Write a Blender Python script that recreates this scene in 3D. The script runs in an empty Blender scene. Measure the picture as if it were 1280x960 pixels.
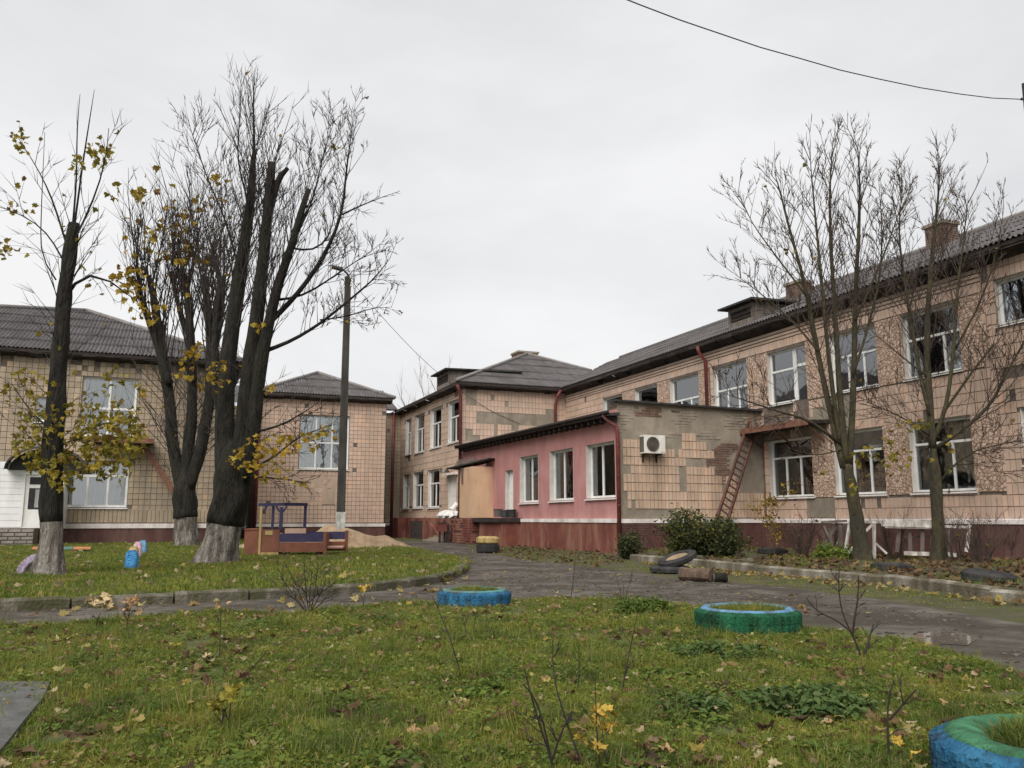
import bpy, bmesh, math, random
import numpy as np
from mathutils import Vector, Matrix, noise
from mathutils.geometry import tessellate_polygon
rnd = random.Random(7)
SC = bpy.context.scene
COL = SC.collection
R = math.radians
V = Vector

# ------------------------------------------------------------------ camera, sky, sun, exposure
CAM_H, F_PX = 1.15, 1060.0
PITCH, YAW = math.atan(169 / 1060.0), R(21.92)
cd = bpy.data.cameras.new('camera'); cam = bpy.data.objects.new('camera', cd); COL.objects.link(cam)
cam.location = (0, 0, CAM_H); cam.rotation_euler = (R(90) + PITCH, 0, -YAW)
cd.sensor_width = 36; cd.lens = F_PX / 1280 * 36; cd.clip_start = .05; cd.clip_end = 3000
SC.camera = cam
SUN_EL, SUN_AZ = R(46), R(222)                      # azimuth clockwise from +Y (the sun stands behind the camera's left shoulder)
wd = bpy.data.worlds.new('World'); SC.world = wd; wd.use_nodes = True
def build_world():
    nt = wd.node_tree; nt.nodes.clear(); N = nt.nodes.new; L = nt.links.new
    out = N('ShaderNodeOutputWorld'); bg = N('ShaderNodeBackground'); bg.inputs[1].default_value = .1
    sky = N('ShaderNodeTexSky'); sky.sky_type = 'NISHITA'; sky.sun_disc = False
    sky.sun_elevation = SUN_EL; sky.sun_rotation = SUN_AZ; sky.dust_density = 4; sky.air_density = 1.2
    tc = N('ShaderNodeTexCoord'); mp = N('ShaderNodeMapping'); mp.inputs['Scale'].default_value = (1, 1, 2.6)
    nz = N('ShaderNodeTexNoise'); nz.inputs['Scale'].default_value = 1.7; nz.inputs['Detail'].default_value = 6; nz.inputs['Roughness'].default_value = .55
    rp = N('ShaderNodeValToRGB'); rp.color_ramp.elements[0].position = .3; rp.color_ramp.elements[1].position = .68
    rp.color_ramp.elements[0].color = (2.78, 2.80, 2.86, 1); rp.color_ramp.elements[1].color = (3.63, 3.61, 3.62, 1)
    mx = N('ShaderNodeMixRGB'); mx.inputs[0].default_value = .97       # a closed cloud layer with a trace of the clear sky
    L(tc.outputs['Generated'], mp.inputs[0]); L(mp.outputs[0], nz.inputs[0]); L(nz.outputs[0], rp.inputs[0])
    L(sky.outputs[0], mx.inputs[1]); L(rp.outputs[0], mx.inputs[2]); L(mx.outputs[0], bg.inputs[0]); L(bg.outputs[0], out.inputs[0])
build_world()
sl = bpy.data.lights.new('sun', 'SUN'); so = bpy.data.objects.new('sun', sl); COL.objects.link(so)
sl.energy = 1.5; sl.angle = R(50); sl.color = (1, .965, .92)
so.rotation_euler = V((-math.sin(SUN_AZ) * math.cos(SUN_EL), -math.cos(SUN_AZ) * math.cos(SUN_EL), -math.sin(SUN_EL))).to_track_quat('-Z', 'Y').to_euler()
SC.view_settings.view_transform = 'Standard'; SC.view_settings.look = 'None'; SC.view_settings.exposure = 1.35; SC.view_settings.gamma = 1

# ------------------------------------------------------------------ survey helpers (image point -> place on the ground / at a distance)
_fw = V((math.sin(YAW) * math.cos(PITCH), math.cos(YAW) * math.cos(PITCH), math.sin(PITCH)))
_rt = V((math.cos(YAW), -math.sin(YAW), 0)); _up = _rt.cross(_fw)
_fh = V((math.sin(YAW), math.cos(YAW), 0))
EYE = V((0, 0, CAM_H))
def ray(x, y): return _fw + _rt * ((x - 640) / F_PX) - _up * ((y - 480) / F_PX)
def gp(x, y, z=0.0):
    d = ray(x, y); return EYE + d * ((z - CAM_H) / d.z)
def dist(p): return (V(p) - EYE).dot(_fh)
def at(x, y, D):
    d = ray(x, y); return EYE + d * (D / d.dot(_fh))
def sz(px, D): return px / F_PX * D

# ------------------------------------------------------------------ mesh helpers
class MB:
    def __init__(s): s.v = []; s.f = []
    def quad(s, a, b, c, d):
        n = len(s.v); s.v += [tuple(a), tuple(b), tuple(c), tuple(d)]; s.f.append((n, n + 1, n + 2, n + 3)); return s
    def poly(s, ps):
        n = len(s.v); s.v += [tuple(p) for p in ps]; s.f.append(tuple(range(n, n + len(ps)))); return s
    def hexa(s, c):          # eight corners: bottom 0-3, top 4-7
        n = len(s.v); s.v += [tuple(p) for p in c]
        for f in ((3, 2, 1, 0), (4, 5, 6, 7), (0, 1, 5, 4), (1, 2, 6, 5), (2, 3, 7, 6), (3, 0, 4, 7)): s.f.append(tuple(n + i for i in f))
        return s
    def box(s, x0, x1, y0, y1, z0, z1):
        return s.hexa([(x0, y0, z0), (x1, y0, z0), (x1, y1, z0), (x0, y1, z0), (x0, y0, z1), (x1, y0, z1), (x1, y1, z1), (x0, y1, z1)])
    def bar(s, a, b, w, h, up=(0, 0, 1)):
        a, b = V(a), V(b); d = (b - a).normalized(); u = V(up)
        if abs(d.dot(u)) > .97: u = V((1, 0, 0))
        x = d.cross(u).normalized(); u = x.cross(d)
        x = x * (w / 2); u = u * (h / 2)
        return s.hexa([a - x - u, a + x - u, a + x + u, a - x + u, b - x - u, b + x - u, b + x + u, b - x + u])
    def tube(s, pts, rad, n=6, cap=True, wob=0.0, seed=0):
        pts = [V(p) for p in pts]; k = len(pts)
        if not hasattr(rad, '__len__'): rad = [rad] * k
        t = (pts[1] - pts[0]).normalized(); x = t.orthogonal().normalized(); base = len(s.v)
        for i in range(k):
            t = (pts[min(i + 1, k - 1)] - pts[max(i - 1, 0)]).normalized()
            x = (x - t * x.dot(t)); x = x.normalized() if x.length > 1e-6 else t.orthogonal().normalized(); y = t.cross(x)
            for j in range(n):
                a = 2 * math.pi * j / n; r = rad[i]
                if wob: r *= 1 + wob * noise.noise(V((math.cos(a) * 1.6 + seed, math.sin(a) * 1.6, i * .3))) + .4 * wob * noise.noise(V((math.cos(a) * 4.6, math.sin(a) * 4.6 + seed, i * .22)))
                s.v.append(tuple(pts[i] + x * (math.cos(a) * r) + y * (math.sin(a) * r)))
        for i in range(k - 1):
            for j in range(n):
                a = base + i * n + j; b = base + i * n + (j + 1) % n; s.f.append((a, b, b + n, a + n))
        if cap:
            s.f.append(tuple(base + j for j in reversed(range(n)))); s.f.append(tuple(base + (k - 1) * n + j for j in range(n)))
        return s
    def ring_profile(s, prof, n=36, wob=None):      # revolve a closed (r,z) profile about z
        base = len(s.v); k = len(prof)
        for i in range(n):
            a = 2 * math.pi * i / n
            for j, (r, z) in enumerate(prof):
                q = r + (wob(i, j) if wob else 0); s.v.append((q * math.cos(a), q * math.sin(a), z))
        for i in range(n):
            for j in range(k):
                a = base + i * k + j; b = base + i * k + (j + 1) % k; c = base + ((i + 1) % n) * k
                s.f.append((a, c + j, c + (j + 1) % k, b))
        return s
    def mesh(s, name, m=None, smooth=False):
        me = bpy.data.meshes.new(name); me.from_pydata(s.v, [], s.f); me.update()
        if m: me.materials.append(m)
        if smooth: me.polygons.foreach_set('use_smooth', [True] * len(me.polygons))
        return me
def wloc(o):
    p = V((0, 0, 0))
    while o is not None: p += o.location; o = o.parent
    return p
def link(name, me, parent=None, loc=(0, 0, 0), local=False, kind=None, label=None):
    o = bpy.data.objects.new(name, me); COL.objects.link(o)
    o.location = V(loc)
    if parent is not None:
        o.parent = parent
        if not local: o.location = V(loc) - wloc(parent)
    if kind: o['kind'] = kind
    if label: o['label'] = label
    return o
def obj(name, mb, m, parent=None, smooth=False, local=False, kind=None, label=None):
    return link(name, mb.mesh(name, m, smooth), parent, (0, 0, 0), local, kind, label)
def tag(o, label, cat, group=None):
    o['label'] = label; o['category'] = cat
    if group: o['group'] = group
    return o
def thing(name, label, cat, loc=(0, 0, 0), rz=0, group=None):
    o = bpy.data.objects.new(name, None); COL.objects.link(o); o.location = loc; o.rotation_euler = (0, 0, rz); o.empty_display_size = .2
    return tag(o, label, cat, group)
def dup(root, loc, rz, label, group=None):
    r = root.copy(); COL.objects.link(r); r.location = loc; r.rotation_euler = (0, 0, rz); r['label'] = label
    if group: r['group'] = group
    for ch in list(root.children):
        c = ch.copy(); COL.objects.link(c); c.parent = r
        for g in list(ch.children):
            d = g.copy(); COL.objects.link(d); d.parent = c
    return r

# ------------------------------------------------------------------ materials
def mat(name, c1, c2=None, scale=4, rough=.85, bump=0., bscale=None, island=0., objrand=0., stain=None, sscale=.6, samt=.5, metal=0., spec=.3, stretch=(1, 1, 1), detail=6, hue=None, slo=.45, shi=.62):
    m = bpy.data.materials.new(name); m.use_nodes = True; nt = m.node_tree; N = nt.nodes.new; L = nt.links.new
    b = nt.nodes['Principled BSDF']; b.inputs['Roughness'].default_value = rough; b.inputs['Metallic'].default_value = metal
    b.inputs['Specular IOR Level'].default_value = spec
    tc = N('ShaderNodeTexCoord'); mp = N('ShaderNodeMapping'); mp.inputs['Scale'].default_value = stretch; L(tc.outputs['Object'], mp.inputs[0]); co = mp.outputs[0]
    nz = N('ShaderNodeTexNoise'); nz.inputs['Scale'].default_value = scale; nz.inputs['Detail'].default_value = detail; L(co, nz.inputs[0])
    rp = N('ShaderNodeValToRGB'); rp.color_ramp.elements[0].position = .35; rp.color_ramp.elements[1].position = .65
    rp.color_ramp.elements[0].color = (*c1, 1); rp.color_ramp.elements[1].color = (*(c2 or c1), 1); L(nz.outputs[0], rp.inputs[0]); col = rp.outputs[0]
    if hue:                                              # third colour by island / object chance
        g = N('ShaderNodeNewGeometry'); oi = N('ShaderNodeObjectInfo'); ad = N('ShaderNodeMath'); ad.operation = 'ADD'; fr = N('ShaderNodeMath'); fr.operation = 'FRACT'
        L(g.outputs['Random Per Island'], ad.inputs[0]); L(oi.outputs['Random'], ad.inputs[1]); L(ad.outputs[0], fr.inputs[0])
        rr = N('ShaderNodeValToRGB'); rr.color_ramp.interpolation = 'CONSTANT'; cr = rr.color_ramp
        for i, (p, c) in enumerate(hue):
            e = cr.elements[i] if i < 2 else cr.elements.new(p)
            e.position = p; e.color = (*c, 1)
        L(fr.outputs[0], rr.inputs[0]); mm = N('ShaderNodeMixRGB'); mm.blend_type = 'MULTIPLY'; mm.inputs[0].default_value = 1; L(col, mm.inputs[1]); L(rr.outputs[0], mm.inputs[2]); col = mm.outputs[0]
    if island or objrand:
        g = N('ShaderNodeNewGeometry'); oi = N('ShaderNodeObjectInfo'); ad = N('ShaderNodeMath'); ad.operation = 'ADD'; fr = N('ShaderNodeMath'); fr.operation = 'FRACT'
        L(g.outputs['Random Per Island'], ad.inputs[0]); L(oi.outputs['Random'], ad.inputs[1]); L(ad.outputs[0], fr.inputs[0])
        mr = N('ShaderNodeMapRange'); k = max(island, objrand); mr.inputs[3].default_value = 1 - k; mr.inputs[4].default_value = 1 + k * .6; L(fr.outputs[0], mr.inputs[0])
        mm = N('ShaderNodeVectorMath'); mm.operation = 'SCALE'; L(col, mm.inputs[0]); L(mr.outputs[0], mm.inputs[3]); col = mm.outputs[0]
    if stain:
        n2 = N('ShaderNodeTexNoise'); n2.inputs['Scale'].default_value = sscale; n2.inputs['Detail'].default_value = 8; n2.inputs['Roughness'].default_value = .65
        gp_ = N('ShaderNodeNewGeometry'); m3 = N('ShaderNodeMapping'); m3.inputs['Scale'].default_value = (1.15, 1.15, .3); L(gp_.outputs['Position'], m3.inputs[0]); L(m3.outputs[0], n2.inputs[0])
        r2 = N('ShaderNodeMapRange'); r2.inputs[1].default_value = slo; r2.inputs[2].default_value = shi; r2.inputs[4].default_value = samt; L(n2.outputs[0], r2.inputs[0])
        mm = N('ShaderNodeMixRGB'); L(r2.outputs[0], mm.inputs[0]); L(col, mm.inputs[1]); mm.inputs[2].default_value = (*stain, 1); col = mm.outputs[0]
    L(col, b.inputs['Base Color'])
    if bump:
        nb = N('ShaderNodeTexNoise'); nb.inputs['Scale'].default_value = bscale or scale * 3; nb.inputs['Detail'].default_value = 5; L(co, nb.inputs[0])
        bp = N('ShaderNodeBump'); bp.inputs['Strength'].default_value = bump; bp.inputs['Distance'].default_value = .03 if bump < 1 else .09; L(nb.outputs[0], bp.inputs['Height']); L(bp.outputs[0], b.inputs['Normal'])
    return m
M = {}
TH = [(0, (1, 1, 1)), (.55, (.95, .97, .98)), (.75, (1.03, .99, .95)), (.9, (.88, .88, .89)), (.96, (1.02, .93, .86))]
M['tile_pink'] = mat('pink_beige_tile', (.53, .378, .29), (.585, .428, .335), 3, .55, .1, 20, island=.12, stain=(.33, .25, .185), sscale=.7, samt=.45, hue=TH, spec=.3)
M['tile_warm'] = mat('warm_beige_tile', (.52, .374, .275), (.575, .42, .315), 3, .6, .1, 20, island=.1, stain=(.26, .19, .125), sscale=.9, samt=.65, hue=TH)
M['tile_tan'] = mat('tan_weathered_tile', (.355, .28, .195), (.425, .335, .24), 3, .6, .1, 20, island=.18, stain=(.19, .16, .12), sscale=.6, samt=.6, hue=TH)
M['joint'] = mat('dirty_mortar', (.105, .085, .07), (.17, .14, .115), 5, .95, .4, 30)
M['cement'] = mat('grey_cement_render', (.225, .19, .147), (.305, .26, .205), 2.5, .95, .5, 25, stain=(.16, .135, .105), sscale=.9, samt=.6)
M['panel'] = mat('smooth_beige_cladding', (.465, .34, .26), (.515, .385, .30), 2, .7, .12, 30, island=.08, stain=(.27, .215, .165), sscale=.45, samt=.55)
M['brick'] = mat('old_red_brick', (.12, .068, .05), (.20, .12, .088), 6, .9, .5, 40, island=.28, stain=(.2, .16, .13), sscale=1.5, samt=.5)
M['brick_brown'] = mat('brown_rendered_brick', (.22, .15, .10), (.30, .205, .14), 4, .95, .5, 30, island=.2, stain=(.11, .085, .07), sscale=1.1, samt=.7)
M['pink'] = mat('pink_painted_render', (.41, .185, .175), (.47, .235, .22), 1.2, .85, .4, 30, stain=(.30, .155, .14), sscale=1.3, samt=.5)
M['plinth_red'] = mat('worn_red_plinth_paint', (.115, .036, .028), (.18, .058, .041), 1.5, .85, .3, 25, stain=(.26, .13, .09), sscale=1.5, samt=.85)
M['plinth_dark'] = mat('dark_maroon_plinth_paint', (.066, .029, .026), (.098, .041, .035), 1.5, .8, .3, 20, stain=(.17, .105, .085), sscale=1.1, samt=.5)
M['white_band'] = mat('whitewashed_band', (.62, .56, .53), (.75, .71, .69), 3, .8, .3, 25, stain=(.36, .29, .25), sscale=1.4, samt=.6)
M['white'] = mat('white_window_paint', (.66, .66, .64), (.76, .76, .74), 3, .5, .05, stain=(.45, .43, .39), sscale=2, samt=.4)
M['reveal'] = mat('pale_plaster_reveal', (.50, .47, .43), (.60, .57, .53), 3, .9, .2, 30, stain=(.32, .29, .25), sscale=1.5, samt=.5)
M['curtain'] = mat('grey_net_curtain', (.27, .27, .26), (.44, .435, .41), 3, .95, stretch=(6, 6, .4))
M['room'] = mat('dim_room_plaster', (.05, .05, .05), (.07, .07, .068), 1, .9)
M['slate'] = mat('weathered_asbestos_slate', (.088, .08, .082), (.125, .115, .115), 3, .9, .25, 30, objrand=.16, stain=(.055, .05, .045), sscale=.7, samt=.65)
M['ridge'] = mat('grey_metal_ridge_cap', (.16, .155, .15), (.22, .21, .20), 4, .6, .1, stain=(.12, .08, .06), sscale=2, samt=.5)
M['soffit'] = mat('rotten_dark_eaves_board', (.028, .022, .02), (.06, .046, .04), 4, .95, .4, 20, stretch=(1, 1, 4), objrand=.3, island=.3)
M['felt'] = mat('black_bitumen_felt', (.025, .024, .024), (.05, .048, .046), 4, .85, .3, 30)
M['pipe'] = mat('dark_red_downpipe_paint', (.12, .026, .024), (.17, .042, .035), 4, .5, .1, stain=(.08, .04, .035), sscale=2, samt=.6)
M['rust'] = mat('rusty_steel', (.15, .068, .042), (.24, .115, .075), 8, .85, .4, 40, stain=(.09, .05, .04), sscale=3, samt=.6)
M['ac'] = mat('cream_enamel', (.66, .64, .58), (.72, .70, .65), 3, .4, .05, stain=(.4, .36, .3), sscale=3, samt=.35)
M['black'] = mat('black_plastic', (.015, .015, .016), (.03, .03, .03), 5, .6, .1)
M['tan'] = mat('tan_painted_board', (.50, .325, .205), (.55, .37, .24), 1.5, .8, .15, stain=(.32, .2, .13), sscale=1.2, samt=.5)
M['door_white'] = mat('white_painted_door', (.68, .67, .64), (.75, .74, .71), 2, .5, .05, stain=(.5, .46, .4), sscale=2, samt=.4)
M['siding'] = mat('white_plastic_siding', (.70, .70, .69), (.76, .76, .75), 2, .45, .03, stain=(.52, .5, .46), sscale=1, samt=.45)
M['block'] = mat('pale_grey_brick', (.24, .215, .19), (.33, .30, .265), 5, .95, .4, 30, island=.25, stain=(.14, .12, .1), sscale=1.5, samt=.5)
M['rough_tar'] = mat('dark_metal_sheet', (.04, .042, .045), (.065, .066, .068), 3, .55, .15)
def mosaic_mat():
    m = bpy.data.materials.new('pink_stone_chip_render'); m.use_nodes = True; nt = m.node_tree; N = nt.nodes.new; L = nt.links.new; b = nt.nodes['Principled BSDF']; b.inputs['Roughness'].default_value = .8
    tc = N('ShaderNodeTexCoord'); nz = N('ShaderNodeTexNoise'); nz.inputs['Scale'].default_value = 9; ad = N('ShaderNodeVectorMath'); ad.operation = 'ADD'; sc = N('ShaderNodeVectorMath'); sc.operation = 'SCALE'; sc.inputs[3].default_value = .06
    L(tc.outputs['Object'], nz.inputs[0]); L(nz.outputs['Color'], sc.inputs[0]); L(tc.outputs['Object'], ad.inputs[0]); L(sc.outputs[0], ad.inputs[1])
    vo = N('ShaderNodeTexVoronoi'); vo.inputs['Scale'].default_value = 9.5; ve = N('ShaderNodeTexVoronoi'); ve.feature = 'DISTANCE_TO_EDGE'; ve.inputs['Scale'].default_value = 9.5
    L(ad.outputs[0], vo.inputs['Vector']); L(ad.outputs[0], ve.inputs['Vector'])
    rp = N('ShaderNodeValToRGB'); cr = rp.color_ramp; cr.elements[0].color = (.44, .30, .22, 1); cr.elements[1].color = (.60, .45, .36, 1); e = cr.elements.new(.5); e.color = (.53, .375, .285, 1)
    sp = N('ShaderNodeSeparateColor'); L(vo.outputs['Color'], sp.inputs[0]); L(sp.outputs[0], rp.inputs[0])
    mr = N('ShaderNodeMapRange'); mr.inputs[1].default_value = .02; mr.inputs[2].default_value = .14; L(ve.outputs['Distance'], mr.inputs[0])
    mx = N('ShaderNodeMixRGB'); mx.inputs[1].default_value = (.24, .155, .10, 1); L(mr.outputs[0], mx.inputs[0]); L(rp.outputs[0], mx.inputs[2]); L(mx.outputs[0], b.inputs['Base Color'])
    bp = N('ShaderNodeBump'); bp.inputs['Strength'].default_value = .7; bp.inputs['Distance'].default_value = .03; L(mr.outputs[0], bp.inputs['Height']); L(bp.outputs[0], b.inputs['Normal'])
    return m
M['mosaic'] = mosaic_mat()
def glass_mat():
    m = bpy.data.materials.new('window_glass'); m.use_nodes = True; nt = m.node_tree; nt.nodes.clear(); N = nt.nodes.new; L = nt.links.new
    out = N('ShaderNodeOutputMaterial'); mx = N('ShaderNodeMixShader'); tr = N('ShaderNodeBsdfTransparent'); tr.inputs[0].default_value = (.95, .965, .96, 1); gl = N('ShaderNodeBsdfGlossy'); gl.inputs['Roughness'].default_value = .03
    gl.inputs[0].default_value = (.92, .95, .97, 1)
    fr = N('ShaderNodeFresnel'); fr.inputs[0].default_value = 1.6; ma = N('ShaderNodeMath'); ma.operation = 'MULTIPLY_ADD'; ma.inputs[1].default_value = 1.0; ma.inputs[2].default_value = .16; L(fr.outputs[0], ma.inputs[0])
    tc = N('ShaderNodeTexCoord'); nz = N('ShaderNodeTexNoise'); nz.inputs['Scale'].default_value = 1.3; L(tc.outputs['Object'], nz.inputs[0]); bp = N('ShaderNodeBump'); bp.inputs['Strength'].default_value = .12; bp.inputs['Distance'].default_value = .05; L(nz.outputs[0], bp.inputs['Height']); L(bp.outputs[0], gl.inputs['Normal'])
    L(ma.outputs[0], mx.inputs[0]); L(tr.outputs[0], mx.inputs[1]); L(gl.outputs[0], mx.inputs[2]); L(mx.outputs[0], out.inputs[0]); return m
M['glass'] = glass_mat()

# ------------------------------------------------------------------ facade builder
class Wall:
    def __init__(s, o, d, n): s.o, s.d, s.n = V(o), V(d), V(n)
    def P(s, u, z, off=0.): return s.o + s.d * u + V((0, 0, z)) + s.n * off
    def box(s, mb, u0, u1, z0, z1, a, b):      # a..b = offsets along the outward normal
        return mb.hexa([s.P(u0, z0, a), s.P(u1, z0, a), s.P(u1, z0, b), s.P(u0, z0, b), s.P(u0, z1, a), s.P(u1, z1, a), s.P(u1, z1, b), s.P(u0, z1, b)])
    def rot(s):
        d = s.d if s.d.cross(-s.n).z > 0 else -s.d
        return Matrix((d, -s.n, (0, 0, 1))).transposed().to_euler()
def grid_wall(W, mb, u0, u1, z0, z1, ops, off=0., reveal=.22):
    us = sorted({u0, u1, *[min(max(o[i], u0), u1) for o in ops for i in (0, 1)]}); zs = sorted({z0, z1, *[min(max(o[i], z0), z1) for o in ops for i in (2, 3)]})
    for a, b in zip(us, us[1:]):
        for c, d in zip(zs, zs[1:]):
            um, zm = (a + b) / 2, (c + d) / 2
            if any(o[0] < um < o[1] and o[2] < zm < o[3] for o in ops): continue
            mb.quad(W.P(a, c, off), W.P(b, c, off), W.P(b, d, off), W.P(a, d, off))
def reveals(W, ops, parent, m, depth=.24):
    for a, b, c, d in ops:
        mb = MB()
        for p, q in (((a, c), (a, d)), ((a, d), (b, d)), ((b, d), (b, c)), ((b, c), (a, c))):
            mb.quad(W.P(*p, .014), W.P(*q, .014), W.P(*q, -depth), W.P(*p, -depth))
        obj('window_reveal', mb, m, parent)
TILE_MESH = {}
def tile_mesh(w, h, t, m, ch=.006):
    k = (round(w, 3), round(h, 3), t, m.name)
    if k not in TILE_MESH:
        mb = MB(); a, b = w / 2, h / 2
        o = [(-a, 0, -b), (a, 0, -b), (a, 0, b), (-a, 0, b)]; i = [(-a + ch, -t, -b + ch), (a - ch, -t, -b + ch), (a - ch, -t, b - ch), (-a + ch, -t, b - ch)]
        n = 0; mb.v = o + i; mb.f = [(4, 5, 6, 7)] + [(j, (j + 1) % 4, 4 + (j + 1) % 4, 4 + j) for j in range(4)]
        TILE_MESH[k] = mb.mesh('tile', m)
    return TILE_MESH[k]
def tiles(W, parent, m, u0, u1, z0, z1, tw, th, ops=(), keep=None, single=None, nmax=300, gap=.013, t=.018, stagger=False, drop=.01, seed=1, name='tile', base=0.0, jit=1.0):
    """tiles proud of the backing; those nearest 'single' are objects of their own, the rest one joined part"""
    rr = random.Random(seed); cells = []
    nz = max(1, round((z1 - z0) / th)); th = (z1 - z0) / nz
    for r in range(nz):
        z = z0 + (r + .5) * th; nu = max(1, round((u1 - u0) / tw)); w = (u1 - u0) / nu; sh = (w / 2 if stagger and r % 2 else 0)
        for c in range(nu + (1 if sh else 0)):
            a = u0 + c * w - sh; b = a + w; a = max(a, u0); b = min(b, u1)
            if b - a < .03: continue
            c0, c1 = z - th / 2, z + th / 2; bad = False
            for o in ops:                                   # cut the tile back to the edge of an opening
                if a < o[1] + .01 and b > o[0] - .01 and c0 < o[3] + .01 and c1 > o[2] - .01:
                    if a < o[0] - .05 and not (c1 > o[3] + .1 or c0 < o[2] - .1): b = o[0] - .012
                    elif b > o[1] + .05 and not (c1 > o[3] + .1 or c0 < o[2] - .1): a = o[1] + .012
                    elif c1 > o[3] + .04: c0 = o[3] + .014
                    elif c0 < o[2] - .04: c1 = o[2] - .014
                    elif a < o[0] - .05: b = o[0] - .012
                    elif b > o[1] + .05: a = o[1] + .012
                    else: bad = True
            if bad or b - a < .03 or c1 - c0 < .03: continue
            zc, hc = (c0 + c1) / 2, c1 - c0
            if rr.random() < drop: continue
            if keep and not keep((a + b) / 2, zc, rr): continue
            cells.append(((a + b) / 2, zc, b - a - gap, hc - gap, t + rr.uniform(-.005, .006) * jit, rr.uniform(-.006, .006) * jit))
    solo = []
    if single is not None:
        cells.sort(key=lambda c: (W.P(c[0], c[1]) - V(single)).length); solo, cells = cells[:nmax], cells[nmax:]
    for (u, z, w, h, tt, tl) in solo:
        o = link(name, tile_mesh(round(w, 2), round(h, 2), .02, m), parent, W.P(u, z, tt - .018 + base)); o.rotation_euler = W.rot(); o.rotation_euler.rotate_axis('Y', tl)
    if cells:
        mb = MB()
        for (u, z, w, h, tt, tl) in cells:
            a, b = w / 2, h / 2; ch = .006; n = len(mb.v)
            du = tl * b
            for (x, y) in ((-a, -b), (a, -b), (a, b), (-a, b)): mb.v.append(tuple(W.P(u + x + (du if y > 0 else -du), z + y, base)))
            for (x, y) in ((-a + ch, -b + ch), (a - ch, -b + ch), (a - ch, b - ch), (-a + ch, b - ch)): mb.v.append(tuple(W.P(u + x + (du if y > 0 else -du), z + y, tt + base)))
            mb.f += [(n + 4, n + 5, n + 6, n + 7)] + [(n + j, n + (j + 1) % 4, n + 4 + (j + 1) % 4, n + 4 + j) for j in range(4)]
        obj('tile_cladding' if name == 'tile' else name + '_courses', mb, m, parent, kind='stuff')
def window(W, parent, u0, u1, z0, z1, transom=.66, low=(1 / 3, 2 / 3), top=(), depth=.2, bw=.07, curtain=.9, sill=True, room=1.0, rm=.4, mframe=None, seed=0, cz=0.0, wide=None):
    mf = mframe or M['white']; mb = MB(); curtain = max(curtain, .55); f0, f1 = -depth, -depth + .07; H = z1 - z0; Wd = u1 - u0
    W.box(mb, u0, u1, z0, z0 + bw, f0, f1); W.box(mb, u0, u1, z1 - bw, z1, f0, f1)
    W.box(mb, u0, u0 + bw, z0 + bw, z1 - bw, f0, f1); W.box(mb, u1 - bw, u1, z0 + bw, z1 - bw, f0, f1)
    zt = z0 + H * transom if transom else z1 - bw / 2; panes = []
    if transom: W.box(mb, u0 + bw, u1 - bw, zt - bw / 2, zt + bw / 2, f0, f1 + .006)
    ed = [u0 + bw] + [u0 + Wd * q for q in low] + [u1 - bw]
    for q in low: W.box(mb, u0 + Wd * q - bw * .45, u0 + Wd * q + bw * .45, z0 + bw, zt - bw / 2, f0, f1 - .004)
    for a, b in zip(ed, ed[1:]): panes.append((a, b, z0 + bw, zt - bw / 2))
    if transom:
        ed = [u0 + bw] + [u0 + Wd * q for q in top] + [u1 - bw]
        for q in top: W.box(mb, u0 + Wd * q - bw * .45, u0 + Wd * q + bw * .45, zt + bw / 2, z1 - bw, f0, f1 - .004)
        for a, b in zip(ed, ed[1:]): panes.append((a, b, zt + bw / 2, z1 - bw))
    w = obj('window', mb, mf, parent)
    for a, b, c, d in panes: obj('pane', W.box(MB(), a - .01, b + .01, c - .01, d + .01, f0 + .025, f0 + .031), M['glass'], w)
    if sill:
        s = MB(); s.hexa([W.P(u0 - .05, z0 - .05, -depth + .07), W.P(u1 + .05, z0 - .05, -depth + .07), W.P(u1 + .05, z0 - .075, .09), W.P(u0 - .05, z0 - .075, .09), W.P(u0 - .05, z0 - .005, -depth + .07), W.P(u1 + .05, z0 - .005, -depth + .07), W.P(u1 + .05, z0 - .045, .09), W.P(u0 - .05, z0 - .045, .09)])
        obj('sill', s, M['white'], w)
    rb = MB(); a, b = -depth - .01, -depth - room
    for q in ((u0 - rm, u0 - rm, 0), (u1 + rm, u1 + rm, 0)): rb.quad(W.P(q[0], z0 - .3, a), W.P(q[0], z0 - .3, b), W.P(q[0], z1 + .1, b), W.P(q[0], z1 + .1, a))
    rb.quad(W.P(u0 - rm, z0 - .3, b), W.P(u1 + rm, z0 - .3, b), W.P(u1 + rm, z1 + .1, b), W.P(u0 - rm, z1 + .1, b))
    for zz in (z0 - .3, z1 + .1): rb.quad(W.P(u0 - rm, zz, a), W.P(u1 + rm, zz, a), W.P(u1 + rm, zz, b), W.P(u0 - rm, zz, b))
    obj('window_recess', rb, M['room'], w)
    if curtain > 0:
        rr = random.Random(seed); cm = MB(); runs = [(u0 - .1, u1 + .1)] if curtain >= .95 else [(u0 - .1, u0 + Wd * curtain * .5), (u1 - Wd * curtain * .5, u1 + .1)]
        for a, b in runs:
            n = max(6, int((b - a) / .035)); pr = None; ph = rr.random() * 6
            for i in range(n + 1):
                u = a + (b - a) * i / n; o = -depth - .075 + .03 * math.sin(u * 42 + ph) + .015 * math.sin(u * 19 + ph * 2)
                q = (W.P(u, z0 - .2 + cz, o), W.P(u, z1 + .05, o * .5 + (-depth - .075) * .5))
                if pr: cm.quad(pr[0], q[0], q[1], pr[1])
                pr = q
        obj('curtain', cm, M['curtain'], w)
    return w
def pipe(parent, pts, r=.065, name='downpipe', m=None, n=10):
    o = obj(name, MB().tube(pts, r, n), m or M['pipe'], parent, smooth=True); return o
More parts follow.
